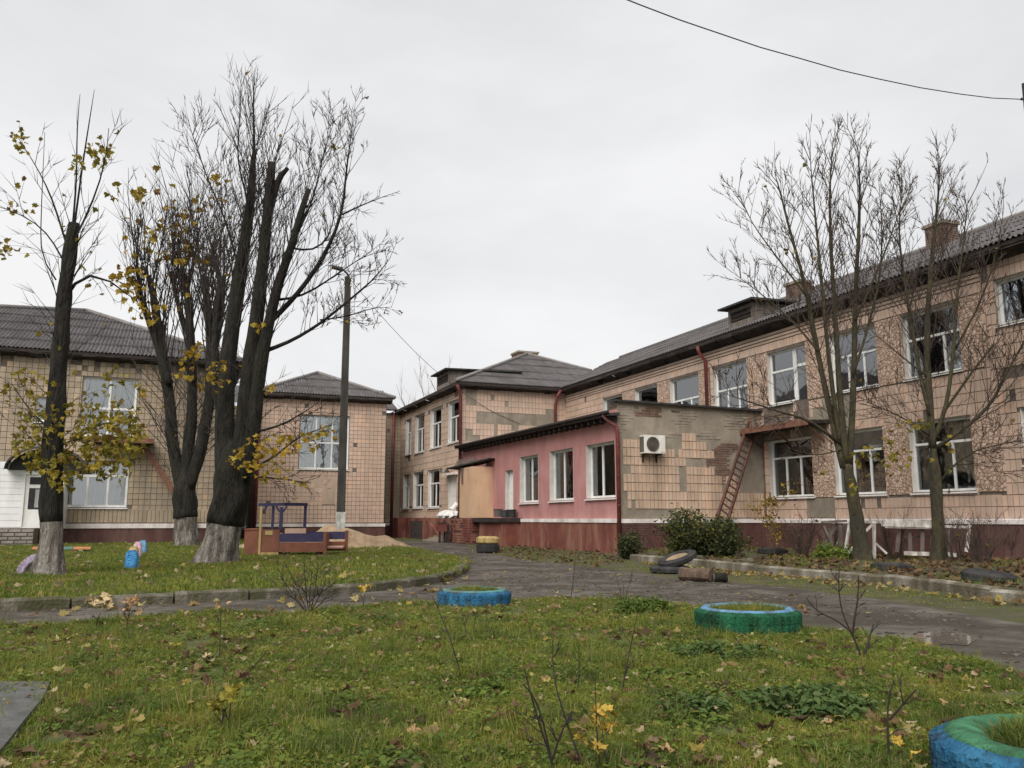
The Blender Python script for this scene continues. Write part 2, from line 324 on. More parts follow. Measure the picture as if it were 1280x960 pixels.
def roof(parent, poly, ud, m=None, sw=1.13, sh=1.6, wl=.162, amp=.036, name='roof_sheet', thick=.0):
    """corrugated slate sheets laid in rows over a planar convex polygon; each sheet is an object"""
    poly = [V(p) for p in poly]; o = poly[0]; ud = V(ud).normalized(); n = (poly[1] - poly[0]).cross(poly[2] - poly[0]).normalized()
    if n.z < 0: n = -n
    vd = n.cross(ud).normalized()
    if vd.z < 0: vd = -vd
    uv = [((p - o).dot(ud), (p - o).dot(vd)) for p in poly]
    def rng(u):
        hit = []
        for (a, b), (c, d) in zip(uv, uv[1:] + uv[:1]):
            if (a - u) * (c - u) <= 0 and abs(a - c) > 1e-9: hit.append(b + (d - b) * (u - a) / (c - a))
        return (min(hit), max(hit)) if len(hit) > 1 else None
    umin, umax = min(p[0] for p in uv), max(p[0] for p in uv); vmin, vmax = min(p[1] for p in uv), max(p[1] for p in uv)
    base = obj('roof_board', MB().poly([p - n * .06 for p in poly]), M['soffit'], parent)
    rr = random.Random(3); du = wl / 4
    for c in range(int(math.ceil((umax - umin) / sw))):
        for r in range(int(math.ceil((vmax - vmin) / sh))):
            mb = MB(); pr = None; a0 = umin + c * sw; jit = rr.uniform(-.012, .012); lift = rr.uniform(0, .008)
            k = int(round((sw + .06) / du))
            for i in range(k + 1):
                u = min(a0 + i * du, umax - 1e-4); g = rng(u)
                if g is None: pr = None; continue
                lo = max(g[0], vmin + r * sh - (.12 if r else 0) + jit); hi = min(g[1], vmin + (r + 1) * sh)
                if hi - lo < .03: pr = None; continue
                w = amp * math.cos((u - umin) / wl * 2 * math.pi)
                f = lambda v: o + ud * u + vd * v + n * (w + .004 * c / 30 + lift + .035 * (1 - (v - (vmin + r * sh)) / sh))
                q = (f(lo), f(hi))
                if pr: mb.quad(pr[0], q[0], q[1], pr[1])
                pr = q
                if u >= umax - 1e-3: break
            if mb.f: obj(name, mb, m or M['slate'], parent, smooth=True)
def ridge(parent, a, b, r=.11):
    obj('ridge_cap', MB().tube([V(a), V(b)], r, 8), M['ridge'], parent, smooth=True)
def brick_stack(parent, name, c, wx, wy, z0, z1, m, bl=.26, bh=.085):
    mb = MB().box(c[0] - wx / 2, c[0] + wx / 2, c[1] - wy / 2, c[1] + wy / 2, z0, z1); st = obj(name, mb, M['joint'], parent)
    for Wl, L in ((Wall((c[0] - wx / 2, c[1] - wy / 2, 0), (1, 0, 0), (0, -1, 0)), wx), (Wall((c[0] - wx / 2, c[1] - wy / 2, 0), (0, 1, 0), (-1, 0, 0)), wy)):
        tiles(Wl, st, m, 0, L, z0, z1 - .12, bl, bh, t=.018, stagger=True, gap=.014, drop=.0, name='brick')
    obj('chimney_cap', MB().box(c[0] - wx / 2 - .07, c[0] + wx / 2 + .07, c[1] - wy / 2 - .07, c[1] + wy / 2 + .07, z1 - .12, z1), M['cement'], st)
    return st
def eave_boards(parent, W, u0, u1, zin, zout, over, n, drop=.06, seed=0):
    """soffit boards between wall and roof edge plus a fascia, each board a part"""
    rr = random.Random(seed); w = (u1 - u0) / n
    for i in range(n):
        a, b = u0 + i * w, u0 + (i + 1) * w - .02; s = rr.uniform(-.03, .03)
        if rr.random() < drop: continue
        mb = MB(); mb.hexa([W.P(a, zin + s, .0), W.P(b, zin + s, .0), W.P(b, zout - .17 + s, over), W.P(a, zout - .17 + s, over), W.P(a, zin + .03 + s, .0), W.P(b, zin + .03 + s, .0), W.P(b, zout - .14 + s, over), W.P(a, zout - .14 + s, over)])
        obj('soffit_board', mb, M['soffit'], parent)
    k = max(1, int((u1 - u0) / 3))
    for i in range(k):
        a, b = u0 + (u1 - u0) * i / k, u0 + (u1 - u0) * (i + 1) / k - .012
        obj('fascia_board', W.box(MB(), a, b, zout - .18 + rr.uniform(-.02, .01), zout - .015, over - .035, over), M['soffit'], parent)

# ================================================================== THE BUILDINGS
RX, PX, AY, CY, LY, BY, KY = 20.41, 14.31, 25.77, 42.7, 41.15, 50.3, 55.6
EZ = 8.36
# ---- right wing -------------------------------------------------
rw = thing('school_building', 'long two storey pink tiled wing running along the right side behind the two bare trees', 'building', (RX + 5, 22, 0))
WR = Wall((RX, 0, 0), (0, 1, 0), (-1, 0, 0)); U0, U1 = 8.0, CY
lowz, topz = (1.93, 3.98), (5.3, 7.24)
ups = [(36.2, 38.2), (32.97, 34.97), (29.7, 31.9), (26.48, 28.64), (23.2, 25.25), (20.0, 22.05), (16.95, 18.95)]
ops_up = [(a, b, *topz) for a, b in ups]; ops_up.append((13.9, 15.75, 6.28, 7.5)); ops_up.append((10.2, 12.2, *topz))
lows = [(23.15, 25.4), (19.98, 22.1), (16.85, 18.98)]
ops_lo = [(a, b, *lowz) for a, b in lows]; ops_lo.append((13.5, 15.35, 2.55, 4.0)); ops_lo.append((10.2, 12.2, *lowz))
ops = ops_up + ops_lo
mb = MB(); grid_wall(WR, mb, U0, U1, 1.0, 8.2, ops); mb.quad((RX, U0, 0), (RX + 12, U0, 0), (RX + 12, U0, 8.3), (RX, U0, 8.3)); mb.quad((RX + 12, U0, 0), (RX + 12, U1 + 6, 0), (RX + 12, U1 + 6, 8.3), (RX + 12, U0, 8.3))
obj('wall', mb, M['joint'], rw)
mb = MB(); WR.box(mb, U0, AY - .02, -.2, 1.02, -.1, .1); obj('plinth', mb, M['plinth_dark'], rw)
mb = MB(); mb.hexa([WR.P(U0, 1.02, 0), WR.P(AY - .02, 1.02, 0), WR.P(AY - .02, 1.02, .13), WR.P(U0, 1.02, .13), WR.P(U0, 1.17, 0), WR.P(AY - .02, 1.17, 0), WR.P(AY - .02, 1.14, .13), WR.P(U0, 1.14, .13)]); obj('white_ledge', mb, M['white_band'], rw)
reveals(WR, ops, rw, M['reveal'])
# stone chip panels between the windows
for zz, lst in ((lowz, [(22.1, 23.15), (18.98, 19.98), (15.9, 16.85)]), (topz, [(34.97, 36.2), (31.9, 32.97), (28.95, 29.7), (25.25, 26.48), (22.05, 23.2), (18.95, 20.0), (16.2, 16.95)])):
    for a, b in lst: obj('chip_panel', WR.box(MB(), a + .01, b - .01, zz[0] - .05, zz[1] + .05, -.02, .024), M['mosaic'], rw)
def keep_rw(u, z, rr):
    if lowz[0] - .06 < z < lowz[1] + .06 and (22.1 < u < 23.15 or 18.98 < u < 19.98 or 15.9 < u < 16.85): return False
    if topz[0] - .06 < z < topz[1] + .06 and u > 16.2 and not (28.64 < u < 28.95) and u < 36.2: return False
    if z > 7.62 and u > 16.0: return False
    if 22.2 < u < 23.6 and 1.3 < z < 1.95: return False                      # patched grey render under the first windows
    if 21.2 < u < 25.6 and 4.05 < z < 5.25: return rr.random() < .12
    if 4.2 < z < 5.2 and noise.noise(V((u * .55, z * .8, 3))) > .42: return False
    return True
tiles(WR, rw, M['tile_pink'], U0, 16.1, 1.17, 8.15, .165, .30, ops, keep_rw, single=(RX, 14.6, 3.2), nmax=300, seed=2, base=.004)
tiles(WR, rw, M['tile_pink'], 16.1, AY - .1, 1.17, 4.3, .165, .30, ops, keep_rw, seed=3)
tiles(WR, rw, M['tile_pink'], 16.1, AY + .5, 4.3, 7.62, .165, .30, ops, keep_rw, seed=4)
tiles(WR, rw, M['tile_pink'], AY + .5, U1, 4.9, 7.62, .2, .31, ops, keep_rw, seed=5)
for (a, b, c, d) in ((22.1, 23.7, 1.2, 1.85), (21.0, 26.2, 4.02, 4.6), (21.0, 23.18, 4.6, 5.2), (17.2, 18.3, 4.4, 4.9)): obj('render_patch', WR.box(MB(), a, b, c, d, -.02, .007), M['cement'], rw)
# brick cornice courses and eaves
for k, (z, p) in enumerate(((7.63, .05), (7.74, .09), (7.88, .05))):
    obj('cornice_course', WR.box(MB(), 16.15, U1 - .1, z, z + .1 - .012 * (k == 1), 0, p), M['panel'], rw)
eave_boards(rw, WR, U0, U1 - .5, 7.99, EZ, .45, 60, .07, 4)
s = (11.34 - EZ) / (26.4 - 19.96)
vt = 26.4 - 19.96
roof(rw, [(19.93, U0 - .4, EZ - .014), (19.93, 42.22, EZ - .014), (26.4, 42.25 + vt, 11.34), (26.4, U0 - .4, 11.34)], (0, 1, 0))
obj('roof_slope', MB().quad((26.4, U0 - .4, 11.33), (26.4, 50, 11.33), (33, 50, 8.3), (33, U0 - .4, 8.3)), M['slate'], rw)
ridge(rw, (26.4, U0 - .4, 11.4), (26.4, 47, 11.4))
for i, (a, b) in enumerate(ups):
    if i == 4: continue
    window(WR, rw, a, b, *topz, transom=.6 if i > 4 else .5, low=(1 / 3, 2 / 3) if i != 2 else (.36, .7), top=() if i % 2 else (), curtain=.9 if i < 4 else 0.25, seed=i)
window(WR, rw, 13.9, 15.75, 6.28, 7.5, transom=0, low=(.52,), curtain=.3, seed=20)
window(WR, rw, 10.2, 12.2, *topz, seed=21)
for i, (a, b) in enumerate(lows): window(WR, rw, a, b, *lowz, transom=.68, low=(1 / 3, 2 / 3) if i < 2 else (.36, .72), curtain=1, seed=30 + i)
window(WR, rw, 13.5, 15.35, 2.55, 4.0, transom=0, low=(.5,), curtain=.6, seed=34)
window(WR, rw, 10.2, 12.2, *lowz, seed=35)
# the balcony window with its door leaf
window(WR, rw, 23.95, 25.25, *topz, transom=.62, low=(), curtain=.3, seed=40)
bd = window(WR, rw, 23.2, 23.95, 4.62, 7.24, transom=.74, low=(), curtain=0, sill=False, seed=41, bw=.1); bd.name = 'balcony_door'
obj('door_panel', WR.box(MB(), 23.3, 23.85, 4.72, 5.25, -.2, -.16), M['door_white'], bd)
# balcony slab / canopy over the lower window
bc = MB(); bc.hexa([WR.P(22.2, 4.33, .0), WR.P(26.0, 4.24, .0), WR.P(26.0, 4.20, .95), WR.P(22.2, 4.27, .95), WR.P(22.2, 4.45, .0), WR.P(26.0, 4.36, .0), WR.P(26.0, 4.33, .95), WR.P(22.2, 4.40, .95)])
cn = obj('balcony_slab', bc, M['soffit'], rw)
obj('slab_edge', WR.box(MB(), 22.18, 26.02, 4.23, 4.43, .95, .985), M['rust'], cn)
for u in (22.5, 24.1, 25.7): obj('slab_bracket', MB().bar(WR.P(u, 3.75, .02), WR.P(u, 4.25, .85), .05, .05), M['rust'], cn)
for u in (22.25, 23.2, 24.2, 25.2): obj('railing_post', MB().bar(WR.P(u, 4.42, .9), WR.P(u, 4.75 + .1 * rnd.random(), .9), .025, .025), M['rust'], cn)
obj('rail', MB().bar(WR.P(22.25, 4.72, .9), WR.P(25.2, 4.78, .9), .02, .02), M['rust'], cn)
# downpipe, dormer, chimneys
pipe(rw, [WR.P(29.0, 8.2, .5), WR.P(29.0, 7.95, .42), WR.P(29.0, 7.6, .12), WR.P(29.0, 5.0, .12)], .07)
def dormer(parent, x0, x1, y0, y1, z, zt, xb, mroof):
    d = obj('dormer', MB().box(x0, xb, y0, y1, z, zt), M['soffit'], parent)
    for i in range(9):
        a = x0 + (xb - x0) * i / 9
        obj('dormer_board', MB().box(a + .01, a + (xb - x0) / 9 - .01, y0 - .03, y0 - .001, z, zt + .02), M['board_grey'], d)
    mb = MB()
    for a, b, c, e in ((y0, y1, zt - .14, zt), (y0, y1, z, z + .25), (y0, y0 + .16, z + .25, zt - .14), (y1 - .16, y1, z + .25, zt - .14)): mb.box(x0 - .05, x0 - .004, a, b, c, e)
    obj('dormer_frame', mb, M['board_grey'], d)
    for k in range(3): obj('louvre_slat', MB().box(x0 - .045, x0 - .01, y0 + .2, y1 - .2, z + .3 + k * .16, z + .34 + k * .16), M['soffit'], d)
    rf = MB(); rf.hexa([(x0 - .35, y0 - .3, zt + .02), (xb + .9, y0 - .3, zt + .12), (xb + .9, y1 + .3, zt + .12), (x0 - .35, y1 + .3, zt + .02), (x0 - .35, y0 - .3, zt + .1), (xb + .9, y0 - .3, zt + .2), (xb + .9, y1 + .3, zt + .2), (x0 - .35, y1 + .3, zt + .1)])
    obj('dormer_roof', rf, mroof, d); return d
M['board_grey'] = mat('weathered_grey_board', (.12, .10, .085), (.19, .165, .14), 5, .95, .3, 30, island=.2, objrand=.25, stretch=(1, 1, .2))
dormer(rw, 20.75, 0, 26.3, 27.9, 8.7, 9.52, 23.0, M['felt'])
brick_stack(rw, 'chimney', (25.5, 21.6), .7, .8, 10.6, 11.75, M['brick'])
brick_stack(rw, 'chimney', (25.6, 29.3), .7, .9, 10.7, 11.6, M['brick'])

# ---- central block ---------------------------------------------
cb = thing('school_building', 'middle two storey tiled block with hipped slate roof rising behind the pink annexe', 'building', (PX + 3, CY + 5, 0))
WC = Wall((0, CY, 0), (1, 0, 0), (0, -1, 0)); WW = Wall((PX, 0, 0), (0, 1, 0), (-1, 0, 0))
wo = [(43.2, 45.1, 5.3, 7.6), (46.4, 48.6, 5.28, 7.62), (49.9, 52.0, 5.25, 7.62), (52.9, 54.3, 5.3, 7.6), (46.6, 48.9, 1.83, 4.0), (49.9, 52.2, 1.85, 4.02), (53.1, 54.6, 1.85, 4.0), (43.5, 44.9, 1.3, 3.5)]
mb = MB(); grid_wall(WC, mb, PX, RX + .2, 4.2, 8.2, []); grid_wall(WW, mb, CY, KY, .95, 8.2, wo); obj('wall', mb, M['joint'], cb)
mb = MB(); WW.box(mb, CY + .02, KY, -.2, 1.2, -.1, .12); obj('plinth', mb, M['plinth_red'], cb)
reveals(WW, wo, cb, M['reveal'])
def keep_c(u, z, rr):
    x, y = (u - PX) / (RX - PX), z
    for a, b, c, d in ((.02, .13, 7.3, 8.3), (.12, .27, 6.3, 6.95), (.27, .63, 6.25, 6.9), (.63, .9, 6.3, 6.75), (.8, .9, 6.6, 7.1), (.04, .1, 5.3, 6.0), (.05, .17, 5.35, 5.7), (.15, .25, 4.7, 5.2), (.31, .35, 5.6, 6.1), (.46, .53, 5.9, 6.4), (.5, .57, 4.7, 4.95), (.74, .78, 5.5, 5.9)):
        if a < x < b and c < y < d: return False
    if (abs(x - .29) < .02 and 7.6 < z < 7.95) or (abs(x - .41) < .02 and 7.2 < z < 7.6) or (abs(x - .12) < .02 and 7.2 < z < 7.5): return False
    return True
tiles(WC, cb, M['tile_pink'], PX, RX, 4.3, 8.15, .2, .33, [], keep_c, single=(PX + 3, CY, 6.5), nmax=240, seed=8, t=.022)
obj('render_patch', WC.box(MB(), PX + .02, RX - .02, 4.25, 8.18, -.02, .006), M['cement'], cb)
tiles(WW, cb, M['panel'], CY + .06, KY - .05, 1.22, 8.1, .62, .36, wo, None, single=(PX, CY, 4.5), nmax=120, seed=9, gap=.014, t=.014, stagger=True, name='cladding_panel')
for i, o in enumerate(wo[:4]): window(WW, cb, *o, transom=.62, low=(.5,), curtain=.8, seed=50 + i, bw=.08)
for i, o in enumerate(wo[4:7]): window(WW, cb, *o, transom=.64, low=(.5,), curtain=1, seed=55 + i, bw=.08)
dr = obj('door', WW.box(MB(), 43.5, 44.9, 1.3, 3.5, -.2, -.12), M['door_white'], cb); obj('door_panel', WW.box(MB(), 43.65, 44.75, 1.5, 2.3, -.12, -.1), M['door_white'], dr); obj('door_panel', WW.box(MB(), 43.65, 44.75, 2.4, 3.35, -.12, -.1), M['door_white'], dr)
lm = obj('wall_lamp', MB().bar(WW.P(44.3, 3.86, .02), WW.P(44.3, 3.86, .3), .04, .04), M['black'], cb); obj('lamp_shade', MB().tube([WW.P(44.3, 3.86, .3), WW.P(44.3, 3.66, .3)], [.05, .16], 10), M['black'], lm)
obj('canopy_cap', MB().hexa([WW.P(43.3, 3.52, 0), WW.P(45.1, 3.52, 0), WW.P(45.1, 3.5, .35), WW.P(43.3, 3.5, .35), WW.P(43.3, 3.66, 0), WW.P(45.1, 3.66, 0), WW.P(45.1, 3.58, .35), WW.P(43.3, 3.58, .35)]), M['white_band'], cb)
eave_boards(cb, WC, PX - .4, RX - .5, 8.06, EZ, .45, 14, .03, 6); eave_boards(cb, WW, CY - .4, KY, 8.06, EZ, .45, 26, .03, 7)
A = 7.0; ap = V((13.86 + A, 42.25 + A, EZ + .46 * A)); t_ = A - 3.05
roof(cb, [(13.84, 42.25, EZ), (19.96, 42.25, EZ), (19.96 + t_, 42.25 + t_, EZ + .46 * t_), ap], (1, 0, 0))
roof_end = V((13.86 + A, 62, EZ + .46 * A))
obj('roof_slope', MB().quad((13.84, 42.25, EZ), ap, roof_end, (13.84, 62, EZ)), M['slate'], cb); obj('roof_slope', MB().poly([ap, (13.86 + 2 * A, 42.25, EZ), (13.86 + 2 * A, 62, EZ), roof_end]), M['slate'], cb)
ridge(cb, (13.84, 42.25, EZ + .08), ap + V((0, 0, .06)), .1); ridge(cb, ap + V((0, 0, .06)), (19.96 + t_, 42.25 + t_, EZ + .46 * t_ + .06), .1); ridge(cb, ap, roof_end, .1)
pipe(cb, [(13.9, 42.3, 8.2), (14.05, 42.45, 7.9), (14.15, 42.5, 7.5), (14.15, 42.5, .4)], .085); pipe(cb, [(19.95, 42.25, 8.25), (19.75, 42.35, 7.9), (19.7, 42.5, 7.4), (19.7, 42.5, 4.6)], .085)
dormer(cb, 14.2, 0, 44.6, 46.9, 8.5, 9.35, 17.6, M['felt'])
brick_stack(cb, 'chimney', tuple(at(656, 450, 56))[:2], 1.4, 1.2, 10.2, 12.2, M['brick'])
# red porches along its foot
for (a, b, h, w) in ((52.6, 54.6, 1.24, .75), (46.5, 52.4, 1.21, .3), (42.75, 44.2, 1.2, .55)): obj('porch_block', WW.box(MB(), a, b, -.2, h, .1, .1 + w), M['plinth_red'], cb)
obj('cellar_opening', WW.box(MB(), 48.6, 51.2, 0, 1.05, .4, .42), M['soffit'], cb)
for k in range(3): obj('porch_step', WW.box(MB(), 43.1, 44.6, -.1, .3 - .1 * k, .62 + .3 * k, .92 + .3 * k), M['cement'], cb)
obj('stair_stringer', MB().bar(WW.P(46.4, 1.2, .9), WW.P(43.2, .12, .9), .08, .22), M['plinth_red'], cb)

# ---- pink annexe -------------------------------------------------
an = thing('annexe', 'low single storey annexe with pink long wall and cracked tiled end wall', 'building', (PX + 3, AY + 4, 0))
WS = Wall((0, AY, 0), (1, 0, 0), (0, -1, 0))
po = [(25.98, 28.2, 1.9, 3.86), (29.28, 31.45, 1.88, 3.87), (32.6, 34.62, 1.86, 3.85), (35.4, 36.35, 1.3, 3.35)]
mb = MB(); grid_wall(WW, mb, AY, CY, .9, 4.95, po); obj('pink_wall', mb, M['pink'], an, label='long pink painted side wall with three windows')
mb = MB(); WW.box(mb, AY + .05, 36.6, -.2, 1.03, -.05, .09); obj('plinth', mb, M['plinth_red'], an, label='worn red plinth under the pink wall')
mb = MB(); WW.box(mb, AY + .0, 35.0, 1.03, 1.17, -.02, .12); obj('white_ledge', mb, M['white_band'], an)
reveals(WW, po, an, M['reveal'], .3)
for i, o in enumerate(po[:3]): window(WW, an, *o, transom=0, low=(.56 if i else .58,), curtain=.5, seed=60 + i, depth=.26, bw=.085, rm=.12)
dd = obj('door', WW.box(MB(), 35.4, 36.35, 1.3, 3.35, -.28, -.2), M['door_white'], an); obj('door_panel', WW.box(MB(), 35.5, 36.25, 1.45, 2.2, -.2, -.18), M['door_white'], dd); obj('door_panel', WW.box(MB(), 35.5, 36.25, 2.3, 3.2, -.2, -.18), M['door_white'], dd)
# end wall
mb = MB(); grid_wall(WS, mb, PX, RX, .0, 5.2, []); obj('end_wall', mb, M['cement'], an, label='cement rendered end wall showing lost tiles')
mb = MB(); WS.box(mb, PX - .02, RX - .12, -.2, 1.02, -.05, .06); obj('plinth', mb, M['plinth_dark'], an)
mb = MB(); WS.box(mb, PX - .03, RX - .14, 1.02, 1.16, -.02, .09); obj('white_ledge', mb, M['white_band'], an)
for k, (x0, x1, z0) in enumerate(((14.35, 15.9, .0), (14.4, 16.1, .25))): pass
tiles(WS, an, M['plinth_dark'], PX + .05, PX + 2.0, .08, 1.0, .26, .085, [], lambda u, z, rr: noise.noise(V((u * 1.2, z * 2, 9))) > -.25, stagger=True, base=.055, name='plinth_brick', seed=3)
acb = (15.0, 16.05, 3.35, 4.08)
def keep_s(u, z, rr):
    top = 3.95 + .35 * noise.noise(V((u * 1.1, 0, 5))) - (.0 if u < 16.2 else .35) + (.5 if 16.9 < u < 17.9 else 0) - (1.2 if u > 18.6 else 0) * (1 if z > 2.6 else 0)
    if z > top: return False
    if 15.05 < u < 16.0 and 3.9 < z < 4.2: return True
    if z < 1.62 and 14.6 < u < 16.6: return False
    if u < 14.42: return False
    for a, b, c, d in ((16.75, 17.0, 2.1, 3.0), (17.0, 19.2, 2.85, 3.2), (14.5, 14.75, 2.75, 3.05), (14.33, 14.6, 1.2, 2.0)):
        if a < u < b and c < z < d: return False
    if u > 18.3 and z > 2.0: return noise.noise(V((u * 1.3, z * 1.1, 1))) > .1
    return True
tiles(WS, an, M['tile_warm'], PX + .03, RX - .05, 1.2, 4.5, .15, .30, [], keep_s, single=(16, AY, 2.6), nmax=300, seed=12, t=.022, gap=.016, jit=1.6)
tiles(WS, an, M['brick'], 15.0, 16.1, 4.72, 5.08, .26, .085, [], lambda u, z, rr: noise.noise(V((u * 2, z * 3, 2))) > -.22, stagger=True, name='brick', seed=4, t=.02)
tiles(WS, an, M['brick'], 16.5, 16.85, 4.78, 5.0, .26, .085, [], lambda u, z, rr: rr.random() < .6, stagger=True, name='brick', seed=5, t=.018)
tiles(WS, an, M['brick'], 17.9, 20.2, 2.4, 3.9, .26, .085, [], lambda u, z, rr: noise.noise(V((u * .9, z * 1.2, 12))) > .12, stagger=True, name='brick', seed=6, t=.018)
tiles(WS, an, M['cement'], PX + .05, RX - .05, 4.0, 5.1, .3, .1, [], lambda u, z, rr: noise.noise(V((u * .8, z * 1.5, 7))) > .02 and not (14.95 < u < 16.9 and z > 4.68), stagger=True, name='rendered_brick', seed=7, t=.012, gap=.02)
# parapet felt, roof and eaves of the annexe
obj('parapet_flashing', MB().hexa([(PX - .12, AY - .16, 5.18), (RX - .02, AY - .16, 5.12), (RX - .02, AY + .3, 5.14), (PX - .12, AY + .3, 5.2), (PX - .12, AY - .16, 5.25), (RX - .02, AY - .16, 5.19), (RX - .02, AY + .3, 5.21), (PX - .12, AY + .3, 5.27)]), M['felt'], an)
obj('eave_end', MB().hexa([(13.86, AY - .22, 4.66), (14.29, AY - .22, 4.69), (14.29, AY + .05, 4.69), (13.86, AY + .05, 4.66), (13.86, AY - .22, 4.76), (14.29, AY - .22, 4.79), (14.29, AY + .05, 4.79), (13.86, AY + .05, 4.76)]), M['felt'], an)
mb = MB(); mb.hexa([(13.86, AY + .06, 4.66), (RX, AY + .3, 5.0), (RX, CY - .05, 5.1), (13.86, CY - .3, 4.8), (13.86, AY + .06, 4.76), (RX, AY + .3, 5.1), (RX, CY - .05, 5.2), (13.86, CY - .3, 4.9)]); obj('roof', mb, M['felt'], an)
for i in range(34):
    y = AY - .1 + (CY - AY - .3) * i / 34; zz = 4.62 + .14 * i / 34
    obj('rafter_end', MB().box(13.92, 14.3, y + .1, y + .18, zz - .13, zz + .03), M['soffit'], an)
obj('fascia_board', MB().bar((13.83, AY - .24, 4.72), (13.83, CY - .32, 4.86), .04, .14), M['soffit'], an)
pipe(an, [(13.78, AY - .28, 4.78), (13.78, CY - .5, 4.9)], .06, 'gutter', M['soffit'])
pipe(an, [(13.8, AY + .1, 4.72), (13.95, AY + .02, 4.5), (14.2, AY - .1, 4.32), (14.24, AY - .12, 4.1), (14.24, AY - .12, .15)], .07)
for z in (1.6, 2.6, 3.6): obj('pipe_bracket', MB().tube([(14.24, AY - .12, z), (14.24, AY - .12, z + .05)], .082, 10), M['pipe'], an)
# tan vestibule on its brick footing
vb = obj('vestibule', MB().box(13.28, 14.33, 38.0, 39.9, 1.22, 3.62), M['tan'], an, label='tan boarded vestibule box on a brick footing')
mb = MB().box(13.2, 14.3, 37.8, 42.4, -.2, 1.2); ft = obj('brick_footing', mb, M['plinth_dark'], an)
tiles(Wall((0, 37.8, 0), (1, 0, 0), (0, -1, 0)), ft, M['brick_red_paint'] if 'brick_red_paint' in M else M['plinth_red'], 13.2, 14.2, .02, 1.18, .3, .12, [], lambda u, z, rr: rr.random() < .85, stagger=True, name='brick', seed=8, t=.03)
tiles(Wall((13.2, 0, 0), (0, 1, 0), (-1, 0, 0)), ft, M['plinth_red'], 37.8, 42.3, .02, 1.18, .3, .12, [], lambda u, z, rr: rr.random() < .8, stagger=True, name='brick', seed=9, t=.03)
mb = MB().bar((13.1, 40.4, 3.62), (14.3, 37.7, 3.98), .9, .06); obj('vestibule_roof', mb, M['felt'], vb)
for k in range(7): obj('canopy_slat', MB().bar((13.1 + .06 * k, 40.2 + .1 * k, 3.72 + .06 * k), (13.9, 38.7 + .1 * k, 3.82 + .05 * k), .06, .03), M['board_grey'], vb)
obj('hanging_strip', MB().bar((13.22, 39.4, 3.6), (13.22, 39.35, 2.85), .12, .03), M['board_grey'], vb)
obj('porch_block', MB().box(13.35, 14.28, 34.4, 37.2, -.2, 1.02), M['plinth_red'], an); obj('porch_slab', MB().box(13.2, 14.28, 34.3, 37.75, 1.02, 1.2), M['soffit'], an)

# ---- back block (middle left) -----------------------------------------
bb = thing('school_building', 'square pink tiled block with one tall window and pyramid roof behind the lamp post', 'building', (8.4, BY + 4, 0))
WB = Wall((0, BY, 0), (1, 0, 0), (0, -1, 0)); WK = Wall((0, KY, 0), (1, 0, 0), (0, -1, 0)); WE = Wall((12.02, 0, 0), (0, 1, 0), (1, 0, 0))
bo = [(6.93, 9.78, 4.05, 7.2)]
mb = MB(); grid_wall(WB, mb, 4.67, 12.02, .8, 8.2, bo); grid_wall(WK, mb, 1.0, 4.8, .0, 8.2, []); grid_wall(WK, mb, 11.5, PX + .2, .0, 8.2, []); mb.quad((12.02, BY, 0), (12.02, KY, 0), (12.02, KY, 8.2), (12.02, BY, 8.2)); mb.quad((4.67, BY, 0), (4.67, KY, 0), (4.67, KY, 8.2), (4.67, BY, 8.2))
obj('wall', mb, M['joint'], bb)
obj('plinth', MB().box(4.62, 12.07, BY - .08, BY + .1, -.2, .72), M['plinth_dark'], bb); obj('white_ledge', MB().box(4.6, 12.08, BY - .11, BY + .05, .72, .9), M['white_band'], bb)
obj('plinth', MB().box(12.1, PX, KY - .1, KY + .1, -.2, .75), M['plinth_dark'], bb); obj('white_ledge', MB().box(12.1, PX, KY - .12, KY + .05, .75, .9), M['white_band'], bb)
obj('plinth', MB().box(1.2, 4.6, KY - .1, KY + .1, -.2, .6), M['plinth_dark'], bb); obj('white_ledge', MB().box(1.2, 4.6, KY - .12, KY + .05, .6, .76), M['white_band'], bb)
reveals(WB, bo, bb, M['reveal'])
def keep_b(u, z, rr):
    if 1.7 < z < 2.4 and 5.2 < u < 8.0: return rr.random() < .93
    if 2.0 < z < 2.9 and 8.4 < u < 9.0: return False
    if 3.0 < z < 3.7 and 6.6 < u < 9.2: return rr.random() < .25
    return True
tiles(WB, bb, M['tile_pink'], 4.7, 12.0, .95, 8.1, .245, .25, bo, keep_b, seed=14, single=(8, BY, 3.5), nmax=200)
obj('render_patch', WB.box(MB(), 6.5, 9.3, 2.0, 3.8, -.02, .005), M['panel'], bb)
tiles(WK, bb, M['tile_tan'], 12.1, PX, .95, 8.1, .26, .25, [], None, seed=15); tiles(WK, bb, M['tile_tan'], 1.2, 4.6, .8, 8.1, .26, .25, [], None, seed=16); tiles(WE, bb, M['tile_tan'], BY + .1, KY, .95, 8.1, .26, .25, [], None, seed=17)
window(WB, bb, *bo[0], transom=.49, low=(.33, .66), top=(.33, .66), curtain=1, seed=70, bw=.08)
eave_boards(bb, WB, 4.4, 12.3, 8.05, EZ, .45, 16, .05, 8)
c0, c1 = (4.3, BY - .45), (12.42, BY - .45); a_ = 4.06; s_ = .48; apx = V((8.36, BY - .45 + a_, EZ + s_ * a_))
roof(bb, [(c0[0], c0[1], EZ), (c1[0], c1[1], EZ), apx], (1, 0, 0))
obj('roof_slope', MB().poly([(c1[0], c1[1], EZ), (c1[0], c1[1] + 8, EZ), apx]), M['slate'], bb); obj('roof_slope', MB().poly([(c0[0], c0[1], EZ), (c0[0], c0[1] + 8, EZ), apx]), M['slate'], bb); obj('roof_slope', MB().poly([(c0[0], c0[1] + 8, EZ), (c1[0], c1[1] + 8, EZ), apx]), M['slate'], bb)
